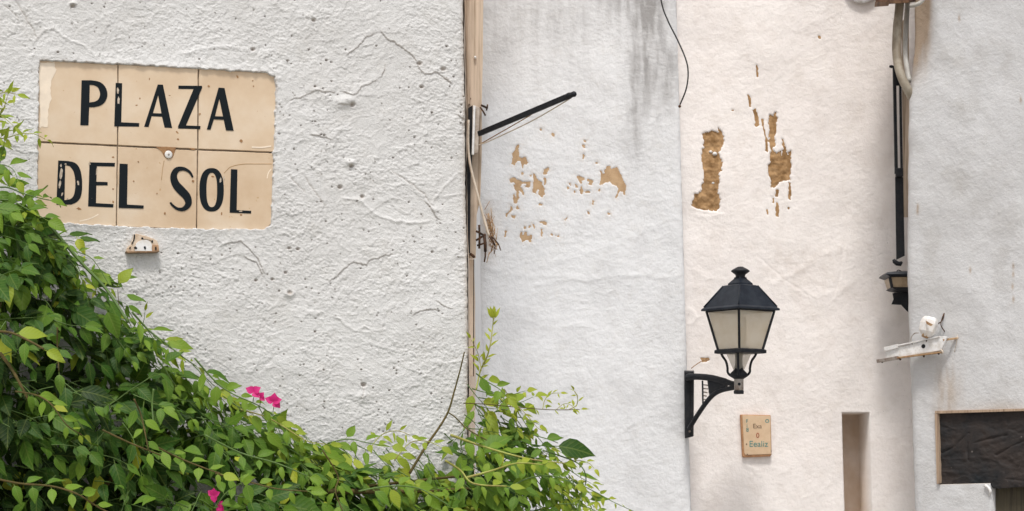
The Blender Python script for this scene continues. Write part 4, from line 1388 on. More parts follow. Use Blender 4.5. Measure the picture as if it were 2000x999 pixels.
# glazing: top frame, four corner bars, bottom frame
top, bot = sq(66, lz(608)), sq(43.5, lz(684))
for k in range(4):
    a, b = top[k], bot[k]
    mb = MB()
    mb.bar(a, b, 0.009, 0.009, up=(Vector((a.x - cx, a.y - cy, 0))).normalized())
    mb.obj('corner_bar', M['black'], lant, bevel=0.001)
for k in range(4):
    mb = MB()
    mb.bar(top[k], top[(k + 1) % 4], 0.010, 0.008, up=Vector((0, 0, 1)))
    mb.obj('top_rail', M['black'], lant)
frustum([sq(44, lz(691.5)), sq(51, lz(690.5)), sq(51, lz(684.5)), sq(46, lz(682.5))]).obj('bottom_frame', M['black'], lant, bevel=0.001)
ti, bi = sq(63, lz(607)), sq(41.5, lz(685))
for k in range(4):
    k2 = (k + 1) % 4
    mb = MB()
    nrm = ((ti[k] + ti[k2]) / 2 - Vector((cx, cy, lz(607))))
    nrm.z = 0
    nrm.normalize()
    q = [ti[k], ti[k2], bi[k2], bi[k]]
    mb.hexa([p - nrm * 0.002 for p in q], [p for p in q])
    mb.obj('glass_pane', M['glass'], lant)
mb = MB()
mb.lathe((cx + 8 * K, cy + 0.01, 0), [(4.2 * K, lz(680)), (4.5 * K, lz(670)), (4.5 * K, lz(625)), (3 * K, lz(619))], 12)
mb.obj('lamp_tube', M['steel'], lant, smooth=True)
mb = MB()
mb.lathe((cx + 8 * K, cy + 0.01, 0), [(9 * K, lz(684)), (9 * K, lz(678)), (5 * K, lz(676))], 12)
mb.obj('lamp_holder', M['black'], lant, smooth=True)
# flared cradle under the glass: four curved straps round a small glass throat
th = R(8)
for k in range(4):
    a = -th + k * math.pi / 2
    d = Vector((math.sin(a), -math.cos(a), 0))
    c0_ = Vector((cx - 3 * K, cy, 0))
    pr = [(34, 691), (31, 697), (25, 706), (22, 718), (21.5, 727), (17, 733), (9, 737)]
    pts = [c0_ + d * r * K + Vector((0, 0, lz(y))) for r, y in pr]
    mb = MB()
    mb.tube(catmull(pts, 4), 0.0046, 7)
    mb.obj('cradle_strap', M['black'], lant, smooth=True)
frustum([sq(10, lz(724), c=(cx - 3 * K, cy)), sq(24, lz(692), c=(cx - 3 * K, cy))]).obj('throat_glass', M['glass'], lant)
mb = MB()
mb.lathe((cx - 3 * K, cy, 0), [(r * K, lz(y)) for r, y in ((7, 742), (9, 741), (17, 736), (18, 731), (14, 727), (9, 722), (7.5, 712), (7, 700), (8, 692))], 16)
mb.obj('centre_post', M['black'], lant, smooth=True)
mb = MB()
mb.lathe((cx - 3 * K, cy, 0), [(r * K, lz(y)) for r, y in ((8.8, 763), (9.3, 761), (9.3, 741), (8.6, 739))], 20)
mb.obj('socket_collar', M['steel'], lant, smooth=True)
mb = MB()
mb.lathe((cx - 3 * K, cy, 0), [(r * K, lz(y)) for r, y in ((9, 770), (10, 768.5), (10, 764), (8.8, 763))], 20)
mb.obj('collar_cap', M['black'], lant, smooth=True)
lathe_on((cx - 3 * K, cy - 9.2 * K, lz(751)), Vector((0, -1, 0)), [(3.0 * K, 0), (2.8 * K, 0.0015), (0.3 * K, 0.002)], M['black'], 'set_screw', lant, 10)
# bracket: from the wall plate forwards and right to the socket
PW = lambda px, py, Y: W(px, py, Y)
YP = 8.955
mb = MB()
mb.hexa([PW(1337, 726, YP - 0.012), PW(1355, 726, YP - 0.012), PW(1354, 853, YP - 0.012), PW(1338, 856, YP - 0.012)],
        [PW(1336, 724, YP + 0.05), PW(1356, 724, YP + 0.05), PW(1355, 853, YP + 0.05), PW(1337, 857, YP + 0.05)])
mb.obj('wall_plate', M['black'], lant, bevel=0.003)
mb = MB()
mb.bar(PW(1351.5, 732, YP - 0.018), PW(1350.5, 848, YP - 0.018), 0.006, 0.008)
mb.obj('plate_flange', M['black'], lant, bevel=0.001)


def LB_(px, py):       # a point on the bracket's own vertical plane, receding to the wall
    t = (px - 1345) / (1440 - 1345.0)
    Y = YP - 0.03 + (YL - (YP - 0.03)) * t
    return W(px, py, Y)


mb = MB()
mb.tube(catmull([LB_(1343, 738), LB_(1356, 736), LB_(1385, 738), LB_(1410, 744), LB_(1437, 752)], 5), [0.0135] * 5 + [0.0125] * 12 + [0.0105] * 4, 10)
mb.obj('arm', M['black'], lant, smooth=True)
mb = MB()
wq = [LB_(1383, 742), LB_(1425, 750), LB_(1408, 764), LB_(1388, 779)]
mb.hexa([p + Vector((-0.004, -0.004, 0)) for p in wq], [p + Vector((0.004, 0.006, 0)) for p in wq])
mb.obj('gusset', M['black'], lant)
mb = MB()
mb.tube(catmull([LB_(1346, 838), LB_(1362, 812), LB_(1380, 786), LB_(1395, 770), (LB_(1412, 762)), LB_(1437, 757)], 5), [0.0092] * 18 + [0.009] * 8, 9)
mb.obj('brace', M['black'], lant, smooth=True)
mb = MB()
mb.bar(LB_(1372, 744), LB_(1373, 790), 0.006, 0.009)
mb.obj('scroll_bar', M['black'], lant)
for k in range(5):
    mb = MB()
    mb.tube([LB_(1374, 752 + k * 7), LB_(1384 - k * 1.4, 753 + k * 7)], 0.0024, 7)
    mb.obj('scroll_rib', M['steel'], lant, smooth=True)
mb = MB()
mb.bar(LB_(1387, 742), LB_(1386, 768), 0.008, 0.009)
mb.obj('scroll_bar', M['black'], lant)
lathe_on(PW(1346.5, 737, YP - 0.02), Vector((0, -1, 0)), [(0.016, 0), (0.016, 0.008), (0.012, 0.013), (0.002, 0.014)], M['black'], 'hinge_boss', lant, 16)
lathe_on(PW(1347, 843, YP - 0.020), Vector((0, -1, 0)), [(0.0045, 0), (0.004, 0.003), (0.001, 0.0035)], M['steel'], 'bolt', lant, 8)
mb = MB()
mb.tube(catmull([W(1350, 720, 8.98), W(1362, 711, 8.985), W(1374, 704, 9.0), W(1384, 702, 9.06)], 4), 0.0018, 6)
o = mb.obj('wire_stub', M['rustedge'], None, smooth=True)
tag(o, 'short rusty wire poking from the pinkish wall above the lantern bracket', 'wire')

# ------------------------------------------------------------------ small tile plaque
zp = 999 / 120.0
ZP = lambda pts: [(1420 + x / zp, 790 + y / zp) for x, y in pts]
S3 = lambda off0=0.0: (lambda x, y, o: P3.at(x, y, off0 + o))
plq = thing('tile_plaque', 'small upright orange beige tile with tiny green handwriting right below the lantern', 'plaque', tuple(P3.at(1475, 895)))
plm = simple('orange_beige_glaze', (0.68, 0.50, 0.33), 0.45, col2=(0.62, 0.44, 0.28), vscale=25, bdist=0.0006, bscale=60)
ple = simple('orange_clay_edge', (0.48, 0.25, 0.12), 0.7, var=0.3, vscale=60)
fill_shape('clay_slab', [ZP([(205, 168), (700, 178), (715, 820), (690, 850), (255, 868), (238, 840), (218, 400)])], S3(0.020), 0.024, ple, plq, bevel=0.003)
fill_shape('glazed_face', [ZP([(238, 182), (690, 190), (702, 812), (290, 826), (268, 790), (250, 420)])], S3(0.0225), 0.0026, plm, plq, bevel=0.001)
teal = simple('teal_paint', (0.09, 0.30, 0.27), 0.5, var=0.4, vscale=200)
brn = simple('brown_paint', (0.24, 0.15, 0.09), 0.5, var=0.4, vscale=200)
red = simple('red_paint', (0.42, 0.12, 0.06), 0.5, var=0.3, vscale=200)


def text_on(body, x, y, size, mat, shear=0.0):
    """lettering laid flat on the plaque face; x, y, size in photo pixels"""
    cu = bpy.data.curves.new('tmp', 'FONT')
    cu.body = body
    cu.size = size
    cu.align_x = 'CENTER'
    cu.offset = size * 0.002
    ob = bpy.data.objects.new('tmp', cu)
    COL.objects.link(ob)
    dg = bpy.context.evaluated_depsgraph_get()
    me = bpy.data.meshes.new_from_object(ob.evaluated_get(dg))
    bpy.data.objects.remove(ob)
    bpy.data.curves.remove(cu)
    for v in me.vertices:
        v.co = P3.at(x + v.co.x, y - v.co.y, 0.0234)
    me.materials.clear()
    me.materials.append(mat)
    me.name = 'lettering'
    return link(bpy.data.objects.new('lettering', me), plq)


text_on('Exa', 1420 + 480 / zp, 790 + 392 / zp, 12.5, brn)
text_on('Eealiz', 1420 + 500 / zp, 790 + 692 / zp, 16.5, teal)
text_on('F', 1420 + 312 / zp, 790 + 305 / zp, 10, teal)
text_on('i', 1420 + 314 / zp, 790 + 372 / zp, 10, teal)
text_on('8', 1420 + 320 / zp, 790 + 448 / zp, 11, teal)
fill_shape('painted_ring', [ZP(superell(487, 508, 26, 42, 2)), ZP(superell(487, 508, 13, 28, 2))], S3(0.0232), 0.0006, red, plq)
fill_shape('painted_ring', [ZP(superell(640, 275, 33, 30, 2)), ZP(superell(640, 275, 22, 19, 2))], S3(0.0232), 0.0006, teal, plq)
fill_shape('glaze_chip', [ZP(irregular(305, 655, 14, 16, 9, 4))], S3(0.0232), 0.0006, brn, plq)
fill_shape('glaze_chip', [ZP(irregular(705, 765, 9, 16, 9, 6))], S3(0.0232), 0.0006, brn, plq)
fill_shape('glaze_chip', [ZP(irregular(318, 815, 18, 10, 9, 8))], S3(0.0232), 0.0006, brn, plq)

# ------------------------------------------------------------------ top right: box, conduits, black folded arm, half hidden lamp
print('right fittings')
jb = thing('junction_box', 'rusty brown tin box at the top edge above the two conduits', 'box', tuple(W(1755, 0, 8.80)))
mb = MB()
mb.hexa([W(1710, 10, 8.60), W(1775, 6, 8.72), W(1800, 2, 9.05), W(1728, 6, 8.92)], [W(1708, -70, 8.60), W(1775, -74, 8.72), W(1800, -78, 9.05), W(1728, -74, 8.92)])
mb.obj('box_body', M['brownbox'], jb, bevel=0.002)
mb = MB()
mb.hexa([W(1708, 14, 8.285), W(1735, 12, 8.63), W(1738, 4, 8.64), W(1709, 4, 8.285)], [W(1708, 14, 8.63), W(1735, 12, 8.68), W(1738, 4, 8.69), W(1709, 4, 8.63)])
mb.obj('box_lip', M['brownbox'], jb)
c1 = MB()
c1.tube(catmull([W(1758, -40, 8.82), W(1757, 10, 8.80), W(1753, 50, 8.78), W(1751, 90, 8.76), (W(1753, 120, 8.74)), W(1760, 148, 8.72), W(1771, 172, 8.71), W(1782, 192, 8.73)], 5), 0.0165, 14)
o = c1.obj('conduit', M['pipe'], None, smooth=True)
tag(o, 'thick dirty grey conduit curving from the brown box into the wall corner', 'conduit', group='conduits below the brown box')
for y in (45, 84):
    pass
c1 = MB()
c1.tube(catmull([W(1774, -40, 8.86), W(1772, 10, 8.85), W(1769, 60, 8.84), W(1768, 100, 8.82), W(1771, 130, 8.79), W(1777, 160, 8.76)], 5), 0.0095, 12)
o = c1.obj('conduit', M['pipelight'], None, smooth=True)
tag(o, 'thinner pale conduit running just right of the thick curved one', 'conduit', group='conduits below the brown box')
c1 = MB()
c1.tube(catmull([W(1778, 12, 8.60), W(1788, 10, 8.59), W(1799, 4, 8.59), (W(1806, -10, 8.59)), W(1806, -50, 8.59)], 5), 0.0075, 10)
o = c1.obj('conduit', M['pipelight'], None, smooth=True)
tag(o, 'short pale pipe bend right of the brown box at the top edge', 'conduit', group='conduits below the brown box')

fa = thing('folded_arm', 'long black iron arm folded upright beside the corner below the thick conduit', 'iron arm', tuple(W(1757, 510, 8.9)))
YF = 8.93
mb = MB()
mb.bar(W(1746.5, 130, YF), W(1750.5, 340, YF), 0.0115, 0.014)
mb.obj('left_bar', M['black'], fa, bevel=0.001)
mb = MB()
mb.bar(W(1758, 155, YF), W(1761, 340, YF), 0.0085, 0.014)
mb.obj('right_bar', M['black'], fa, bevel=0.001)
mb = MB()
mb.hexa([W(1746, 140, YF - 0.002), W(1756, 140, YF - 0.002), W(1763, 168, YF - 0.002), W(1750, 168, YF - 0.002)], [W(1746, 140, YF + 0.012), W(1756, 140, YF + 0.012), W(1763, 168, YF + 0.012), W(1750, 168, YF + 0.012)])
mb.obj('top_gusset', M['black'], fa)
mb = MB()
mb.bar(W(1756, 329, YF - 0.006), W(1756.5, 346, YF - 0.006), 0.027, 0.02)
mb.obj('joint_block', M['black'], fa, bevel=0.002)
mb = MB()
mb.hexa([W(1748, 346, YF), W(1764, 346, YF), W(1767, 500, YF), W(1750.5, 508, YF)], [W(1748, 346, YF + 0.02), W(1764, 346, YF + 0.02), W(1767, 500, YF + 0.02), W(1750.5, 508, YF + 0.02)])
mb.obj('lower_bar', M['black'], fa, bevel=0.0015)
mb = MB()
mb.tube([W(1737, 130, YF), W(1741, 130.5, YF), W(1748, 131, YF)], [0.004, 0.006, 0.003], 9)
mb.obj('top_knob', M['black'], fa, smooth=True)
mb = MB()
mb.tube([W(1745, 507, YF), W(1747, 511, YF), W(1752, 515, YF), W(1758, 516, YF), W(1762, 512, YF)], [0.005, 0.0085, 0.009, 0.009, 0.004], 9)
mb.obj('foot_knob', M['black'], fa, smooth=True)

l2 = thing('half_hidden_lamp', 'small black lamp with amber glass half hidden behind the grey wall corner', 'street lamp', tuple(W(1768, 605, 8.85)))
YH = 8.99
K2 = YH / FPX
cx2, cy2 = (1790 - 1000) * K2, YH


def sq2(hx, hy, py):
    z = EYE + (HOR - py) * K2
    return [Vector((cx2 + a * hx * K2, cy2 + b * hy * K2, z)) for a, b in ((-1, -1), (1, -1), (1, 1), (-1, 1))]


frustum([sq2(58, 40, 544), sq2(67, 46, 540), sq2(64, 44, 536), sq2(36, 26, 532)]).obj('roof', M['roofblack'], l2, bevel=0.001)
frustum([sq2(52, 34, 564), sq2(57, 38, 545)]).obj('amber_glass', simple('dusty_amber_glass', (0.40, 0.30, 0.19), 0.35, col2=(0.25, 0.18, 0.11), vscale=30), l2)
mb = MB()
for sx in (-1, 1):
    a = sq2(53.5, 35.5, 565)[0 if sx < 0 else 1]
    b = sq2(58.5, 39.5, 545)[0 if sx < 0 else 1]
    mb.bar(a, b, 0.010, 0.010)
mb.obj('corner_bar', M['black'], l2)
frustum([sq2(34, 20, 572), sq2(50, 34, 567), sq2(54.5, 37, 564.4)]).obj('bottom_frame', M['black'], l2, bevel=0.001)
frustum([sq2(28, 10, 571), sq2(30, 10, 566)]).obj('neck', M['black'], l2)
mb = MB()
z_ = lambda px, py, Y: W(px, py, Y)
out2 = [(1743, 573), (1772, 569), (1790, 566), (1790, 625), (1770, 607), (1760, 596), (1741, 595), (1745, 585)]
n = len(out2)
mb.add([z_(x, y, YH - 0.015) for x, y in out2] + [z_(x, y, YH + 0.015) for x, y in out2], [tuple(range(n)), tuple(range(2 * n - 1, n - 1, -1))] + [(k, k + n, (k + 1) % n + n, (k + 1) % n) for k in range(n)])
mb.obj('bracket_web', M['black'], l2)
mb = MB()
mb.tube(catmull([W(1751, 531, YH), W(1755, 528, YH), W(1762, 531, YH)], 4), 0.002, 6)
mb.obj('roof_hook', M['black'], l2, smooth=True)

# white dish at the very top of the pinkish wall
wd = lathe_on(P3.at(1682, -28, 0.012), P3.n, [(0.068, 0.0), (0.071, 0.003), (0.068, 0.006), (0.055, 0.007), (0.002, 0.008)], M['whitepaint'], 'white_dish', None, 28)
wd.scale = (1, 1, 1)
tag(wd, 'white round dish on the pinkish wall cut off by the top edge', 'dish')

# ------------------------------------------------------------------ porcelain insulator and bracket on the grey wall
ins = thing('insulator_bracket', 'white painted iron bracket with a rusty edge and a porcelain insulator on the grey wall', 'bracket', tuple(P4.at(1830, 700)))
Q = lambda px, py, off: P4.at(px, py, off)
mb = MB()
body = [(1742, 690), (1768, 681), (1800, 671), (1850, 658), (1860, 660), (1848, 686), (1836, 689), (1770, 699), (1742, 702)]
n = len(body)
mb.add([Q(x, y, 0.055 if x < 1800 else 0.045) for x, y in body] + [Q(x, y, 0.035 if x < 1800 else 0.025) for x, y in body], [tuple(range(n))[::-1], tuple(range(n, 2 * n))] + [(k, (k + 1) % n, (k + 1) % n + n, k + n) for k in range(n)])
mb.obj('bracket_body', M['whitepaint'], ins, bevel=0.0012)
mb = MB()
mb.bar(Q(1766, 700.5, 0.05), Q(1849, 689.5, 0.04), 0.006, 0.026)
mb.obj('rusty_lip', M['rustedge'], ins, bevel=0.001)
mb = MB()
mb.bar(Q(1727, 707, 0.055), Q(1768, 700, 0.05), 0.013, 0.022)
mb.obj('end_piece', M['steel'], ins, bevel=0.0015)
mb = MB()
mb.bar(Q(1742, 684, 0.060), Q(1768, 677.5, 0.057), 0.014, 0.012)
mb.bar(Q(1766, 677, 0.056), Q(1846, 659, 0.046), 0.0045, 0.014)
mb.obj('upper_flange', M['whitepaint'], ins, bevel=0.001)
mb = MB()
mb.bar(Q(1852, 666, 0.045), Q(1872, 660, -0.01), 0.007, 0.010)
mb.obj('wall_stub', M['rustedge'], ins, bevel=0.001)
mb = MB()
mb.tube(catmull([Q(1850, 685, 0.05), Q(1853, 690, 0.05), Q(1849, 692, 0.045)], 3), 0.003, 6)
mb.tube(catmull([Q(1872, 655, 0.01), Q(1873, 662, 0.015), Q(1870, 672, 0.01), Q(1864, 688, 0.0)], 4), 0.0012, 6)
mb.obj('loose_wire', M['cream'], ins, smooth=True)
lathe_on(Q(1815, 678, 0.048), P4.n, [(0.0075, 0), (0.0075, 0.0025), (0.006, 0.003), (0.001, 0.0032)], M['black'], 'bolt_hole', ins, 12)
for x, y in ((1770, 703), (1816, 697), (1845, 692), (1735, 708)):
    lathe_on(Q(x, y, 0.05), Vector((0, 0, -1)), [(0.004, -0.002), (0.0045, 0.001), (0.003, 0.004), (0.0005, 0.005)], M['rust'], 'rivet', ins, 7)
mb = MB()
ci = Q(1825, 640, 0.05)
mb.lathe((0, 0, 0), [(0.010, -0.040), (0.017, -0.037), (0.031, -0.018), (0.0335, 0.010), (0.031, 0.024), (0.023, 0.035), (0.002, 0.037)], 6)
rt = Matrix.Rotation(R(14), 3, 'Y')
mb.v = [tuple(ci + rt @ (Vector(v))) for v in mb.v]
mb.obj('insulator', M['ceramic'], ins, bevel=0.002)
lathe_on(Q(1823, 656, 0.058), Vector((0.1, -0.5, -1)), [(0.019, 0.0), (0.013, 0.006), (0.005, 0.012), (0.001, 0.014)], M['rustedge'], 'chipped_base', ins, 9)
fill_shape('chip', [[(1828, 629), (1833, 632), (1842, 637), (1838, 640), (1830, 636)]], lambda x, y, o: Q(x, y, 0.088 + o), 0.003, M['rustedge'], ins)
mb = MB()
mb.tube(catmull([Q(1826, 655, 0.05), Q(1822, 664, 0.05), Q(1819, 672, 0.045)], 3), 0.0022, 7)
mb.tube(catmull([Q(1836, 634, 0.02), Q(1843, 626, 0.01), Q(1844, 612, 0.0), Q(1842, 634, 0.02), Q(1845, 648, 0.0)], 4), 0.002, 6)
mb.obj('insulator_pin', M['rust'], ins, smooth=True)
mb = MB()
mb.tube(catmull([Q(1806, 652, 0.05), Q(1798, 653, 0.05), Q(1792, 660, 0.05), Q(1791, 668, 0.05), Q(1795, 676, 0.05)], 5), 0.0020, 7)
mb.obj('hook_wire', M['steel'], ins, smooth=True)
# ------------------------------------------------------------------ the climbing plant
print('plant')
plant = thing('climbing_plant', 'leafy green bougainvillea spilling over the lower left with a few magenta flowers', 'climbing plant', tuple(W(300, 1400, 5.5)))
pr = random.Random(11)
OUT = [(-260, 200), (-30, 318), (0, 350), (50, 396), (88, 466), (125, 478), (150, 520), (196, 570), (250, 598), (288, 640), (335, 690), (400, 722), (440, 760), (500, 790), (556, 812), (600, 856), (650, 868), (720, 862),
       (780, 876), (850, 880), (890, 850), (915, 740), (945, 752), (1000, 790), (1040, 838), (1085, 885), (1120, 930), (1150, 985), (1165, 1040), (1140, 1300), (-260, 1300)]
OX = np.array([p[0] for p in OUT[:-2]], float)
OY = np.array([p[1] for p in OUT[:-2]], float)


def top_of(px):
    return float(np.interp(px, OX, OY))


def wall_Y(px):
    return P1.Y(px) if px < 912 else 6.25 + 0.15 * min(1, (px - 912) / 200)


def leaf_geo(L, wid, fold, droop, curl, twist, lobes=0.0, seed=0):
    """one leaf along +Y, face up +Z; returns verts, quads/tris, uvs per vertex"""
    r = random.Random(seed)
    ts = [0.0, 0.10, 0.26, 0.45, 0.64, 0.82, 1.0]
    ws = [0.05, 0.58, 0.95, 1.0, 0.76, 0.36, 0.0]
    vs, uv = [], []
    vs.append((0, -0.10 * L, 0.0))
    uv.append((0, -0.1))
    for i, (t, w) in enumerate(zip(ts, ws)):
        y = t * L
        z = -droop * L * t * t
        hw = wid * L * 0.5 * w
        a = twist * t
        for s in (-1, 0, 1):
            k = hw * (1 + lobes * r.uniform(-1, 1))
            x = s * k
            zz = z + abs(s) * (fold * k) + s * math.sin(a) * k + curl * L * 0.08 * abs(s) * math.sin(t * 5)
            vs.append((x * math.cos(a * 0.5), y * (1 - 0.12 * droop * t), zz))
            uv.append((s * max(w, 0.02), t))
    fs = []
    for i in range(len(ts) - 1):
        b = 1 + i * 3
        fs += [(b, b + 1, b + 4, b + 3), (b + 1, b + 2, b + 5, b + 4)]
    # petiole as a thin strip under the blade's base
    pw = 0.012 * L
    n = len(vs)
    vs += [(-pw, -0.22 * L, -0.04 * L), (pw, -0.22 * L, -0.04 * L), (pw, 0.03 * L, 0.002), (-pw, 0.03 * L, 0.002)]
    uv += [(0, 0)] * 4
    fs.append((n, n + 1, n + 2, n + 3))
    vs, uv = vs[1:], uv[1:]
    fs = [tuple(i - 1 for i in f) for f in fs]
    return np.array(vs), fs, uv


VARS = []
for i in range(14):
    r = random.Random(400 + i)
    VARS.append(leaf_geo(1.0, r.uniform(0.40, 0.60), r.uniform(0.10, 0.42), r.uniform(0.02, 0.42), r.uniform(-1, 1), r.uniform(-0.5, 0.5), r.uniform(0.05, 0.20), i))
NARROW = []
for i in range(5):
    r = random.Random(700 + i)
    NARROW.append(leaf_geo(1.0, r.uniform(0.24, 0.34), r.uniform(0.2, 0.5), r.uniform(-0.1, 0.4), r.uniform(-1, 1), r.uniform(-0.6, 0.6), 0.12, 50 + i))
ALLV = VARS + NARROW
TONES = [0.05, 0.18, 0.30, 0.42, 0.54, 0.68, 0.85]

leaves = []     # (matrix 3x3*scale, pos, variant, tone, px, py, L)


def basis(d, nrm):
    y = Vector(d).normalized()
    z = Vector(nrm) - y * Vector(nrm).dot(y)
    if z.length < 1e-4:
        z = y.orthogonal()
    z.normalize()
    x = y.cross(z)
    return Matrix((x, y, z)).transposed()


def put_leaf(pos, d, nrm, L, tone, narrow=False, force=False, part=None):
    v = (len(VARS) + pr.randrange(len(NARROW))) if narrow else pr.randrange(len(VARS))
    m = basis(d, nrm)
    if pr.random() < 0.03:
        tone = 1.0
    leaves.append([m, Vector(pos) + (m @ Vector((0, 0.2 * L, 0))), v, min(1, max(0, tone)), L, force, part])


twigs = MB()
PXM = 5.6 / FPX      # metres per pixel at the plant's depth


def to_px(p):
    return 1000 + p.x / p.y * FPX, HOR - (p.z - EYE) / p.y * FPX


def spray(p, d, length, lsize, tone, step=0.028, rad=0.0016, droop=0.35, mb=None, narrow=False, force=False, part=None, tipsmall=0.45, facing=0.0):
    """a twig with alternate leaves"""
    p = Vector(p)
    d = Vector(d).normalized()
    n = max(2, int(length / step))
    pts = [p.copy()]
    side = pr.choice((-1, 1))
    for i in range(n):
        d = (d + Vector((pr.gauss(0, .10), pr.gauss(0, .08), pr.gauss(0, .10) - droop * 0.16))).normalized()
        p = p + d * step
        pts.append(p.copy())
        t = (i + 1) / n
        L = lsize * (1 - (1 - tipsmall) * t ** 1.5) * pr.uniform(0.6, 1.3)
        up = Vector((pr.gauss(0.05, 0.5), -0.62 + pr.gauss(0, 0.42) - facing, 0.85 + pr.gauss(0, 0.4)))
        sd = d.cross(up).normalized() * side
        ld = (d * pr.uniform(0.35, 0.9) + sd * pr.uniform(0.5, 1.0) + Vector((0, pr.uniform(-0.25, 0.05), -pr.uniform(0.15, 0.75))))
        put_leaf(p, ld, up, L, tone + 0.22 * t + pr.gauss(0, 0.08), narrow, force, part)
        side = -side
    put_leaf(p, d + Vector((0, -0.1, -0.25)), Vector((pr.gauss(0, .3), -0.7, 0.8)), lsize * tipsmall * 1.2, tone + 0.28, narrow, force, part)
    (mb or twigs).tube(catmull(pts, 2), [rad * (1 - 0.6 * k / (2 * n)) for k in range(2 * n + 1)], 5, cap=False)
    return pts


# the mass: layers of sprays from the wall outwards, denser away from the upper edge
def mass(count, lo, hi, lsize, tonebase, dens_edge, size_j=0.3, bx=(-240, 1150), by=(330, 1260), tmax=9999):
    k = 0
    tries = 0
    while k < count and tries < count * 40:
        tries += 1
        px = pr.uniform(*bx)
        py = pr.uniform(*by)
        t = py - top_of(px)
        if t < -2 or t > tmax:
            continue
        if px > 1000 and py > 1000 and pr.random() < 0.4:
            continue
        edge = min(1.0, max(0.0, t / (90.0 if px < 880 else 35.0)))
        if pr.random() > dens_edge + (1 - dens_edge) * edge:
            continue
        wy = wall_Y(px)
        D = 0.07 + 0.30 * min(1, max(0, t) / 260.0)       # how far the mass stands off the wall here
        if px > 880:
            D = 0.10 + 0.16 * min(1, t / 200.0)
        f = lo + (hi - lo) * pr.random()
        Y = wy - 0.025 - D * f
        p = W(px, py, Y)
        right = pr.uniform(0.25, 1.0)
        if pr.random() < 0.25:
            right = -right * 0.7
        d = Vector((right, pr.uniform(-0.55, 0.1), pr.uniform(-0.75, 0.28)))
        if t < 60:
            d = Vector((abs(right), pr.uniform(-0.3, 0.1), -0.55 + pr.uniform(-0.25, 0.35)))
        ln = pr.uniform(0.07, 0.17) * (0.6 if t < 60 else 1)
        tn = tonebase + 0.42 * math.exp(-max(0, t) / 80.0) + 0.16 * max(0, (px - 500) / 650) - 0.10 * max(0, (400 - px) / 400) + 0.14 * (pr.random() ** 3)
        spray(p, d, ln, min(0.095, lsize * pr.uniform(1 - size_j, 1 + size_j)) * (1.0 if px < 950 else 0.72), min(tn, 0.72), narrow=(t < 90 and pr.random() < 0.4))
        k += 1


mass(680, 0.0, 0.45, 0.084, 0.0, 0.65)  # innermost sprays get the darkest green, painting shade inside the foliage
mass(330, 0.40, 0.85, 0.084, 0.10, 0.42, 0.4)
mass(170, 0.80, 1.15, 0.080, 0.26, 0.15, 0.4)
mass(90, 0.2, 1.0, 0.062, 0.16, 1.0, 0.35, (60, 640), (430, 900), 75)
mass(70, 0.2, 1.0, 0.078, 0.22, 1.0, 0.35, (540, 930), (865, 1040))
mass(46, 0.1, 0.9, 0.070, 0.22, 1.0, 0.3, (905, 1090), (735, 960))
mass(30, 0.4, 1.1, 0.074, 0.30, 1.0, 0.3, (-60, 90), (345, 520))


def stem_part(name, pts, r0, r1, mat, sides=7, sub=5):
    mb = MB()
    c = catmull(pts, sub)
    mb.tube(c, [r0 + (r1 - r0) * i / (len(c) - 1) for i in range(len(c))], sides)
    return mb.obj(name, mat, plant, smooth=True)


def shoot(path, Y, lsize, tone, step, r0, r1, mat, narrow=False, droop=0.4, name='shoot', start=0.15, tips=True, sprd=0.9, up=None):
    """a shoot traced from the photograph: path in pixels at depth Y, leaves alternate along it"""
    pts3 = [W(x, y, Y + (0.02 * math.sin(i * 1.7))) for i, (x, y) in enumerate(path)]
    o = stem_part(name, pts3, r0 * (0.68 if mat is M['bark'] else 0.9), r1 * 0.8, mat)
    c = catmull(pts3, 8)
    acc, last, side = 0.0, 0.0, 1
    total = sum((c[i + 1] - c[i]).length for i in range(len(c) - 1))
    nxt = total * start
    for i in range(len(c) - 1):
        seg = (c[i + 1] - c[i]).length
        acc += seg
        if acc >= nxt:
            nxt += step * pr.uniform(0.75, 1.25)
            d = (c[i + 1] - c[i]).normalized()
            t = acc / total
            u = Vector(up) if up else Vector((pr.gauss(0, .3), -0.85, 0.65 + pr.gauss(0, .25)))
            sd = d.cross(u).normalized() * side
            side = -side
            ld = d * 0.6 + sd * sprd + Vector((0, -0.05, -droop * pr.uniform(0.2, 1)))
            put_leaf(c[i], ld, u, lsize * (1 - 0.45 * t) * pr.uniform(0.8, 1.2), tone + 0.15 * t + pr.gauss(0, .05), narrow, True, o)
    if tips:
        d = (c[-1] - c[-3]).normalized()
        put_leaf(c[-1], d, Vector((0.1, -0.9, 0.4)), lsize * 0.8, tone + 0.2, narrow, True, o)
    return o


GS, YS, BK = M['greenstem'], M['yellowstem'], M['bark']
# top left sprigs over the sign
shoot([(-30, 300), (-8, 240), (6, 215), (14, 190)], 5.66, 0.046, 0.85, 0.016, 0.0018, 0.0010, YS, True, 0.1)
shoot([(-30, 190), (-5, 184), (12, 181), (30, 184)], 5.66, 0.044, 0.80, 0.014, 0.0015, 0.0008, YS, True, 0.3)
shoot([(-30, 275), (10, 270), (40, 262), (66, 262), (88, 272)], 5.66, 0.046, 0.80, 0.016, 0.0018, 0.0008, YS, True, 0.25)
shoot([(-30, 350), (-5, 330), (4, 300), (8, 282)], 5.66, 0.046, 0.7, 0.018, 0.0018, 0.0008, GS, True, 0.2)
shoot([(-30, 372), (10, 366), (45, 378), (80, 388), (100, 392)], 5.60, 0.060, 0.55, 0.026, 0.0025, 0.0012, GS, False, 0.4)
shoot([(-20, 392), (20, 392), (55, 410), (88, 428)], 5.58, 0.066, 0.48, 0.026, 0.0028, 0.0012, GS, False, 0.6)
shoot([(-30, 330), (0, 322), (24, 330), (34, 350)], 5.64, 0.050, 0.6, 0.018, 0.0018, 0.0008, GS, False, 0.3)
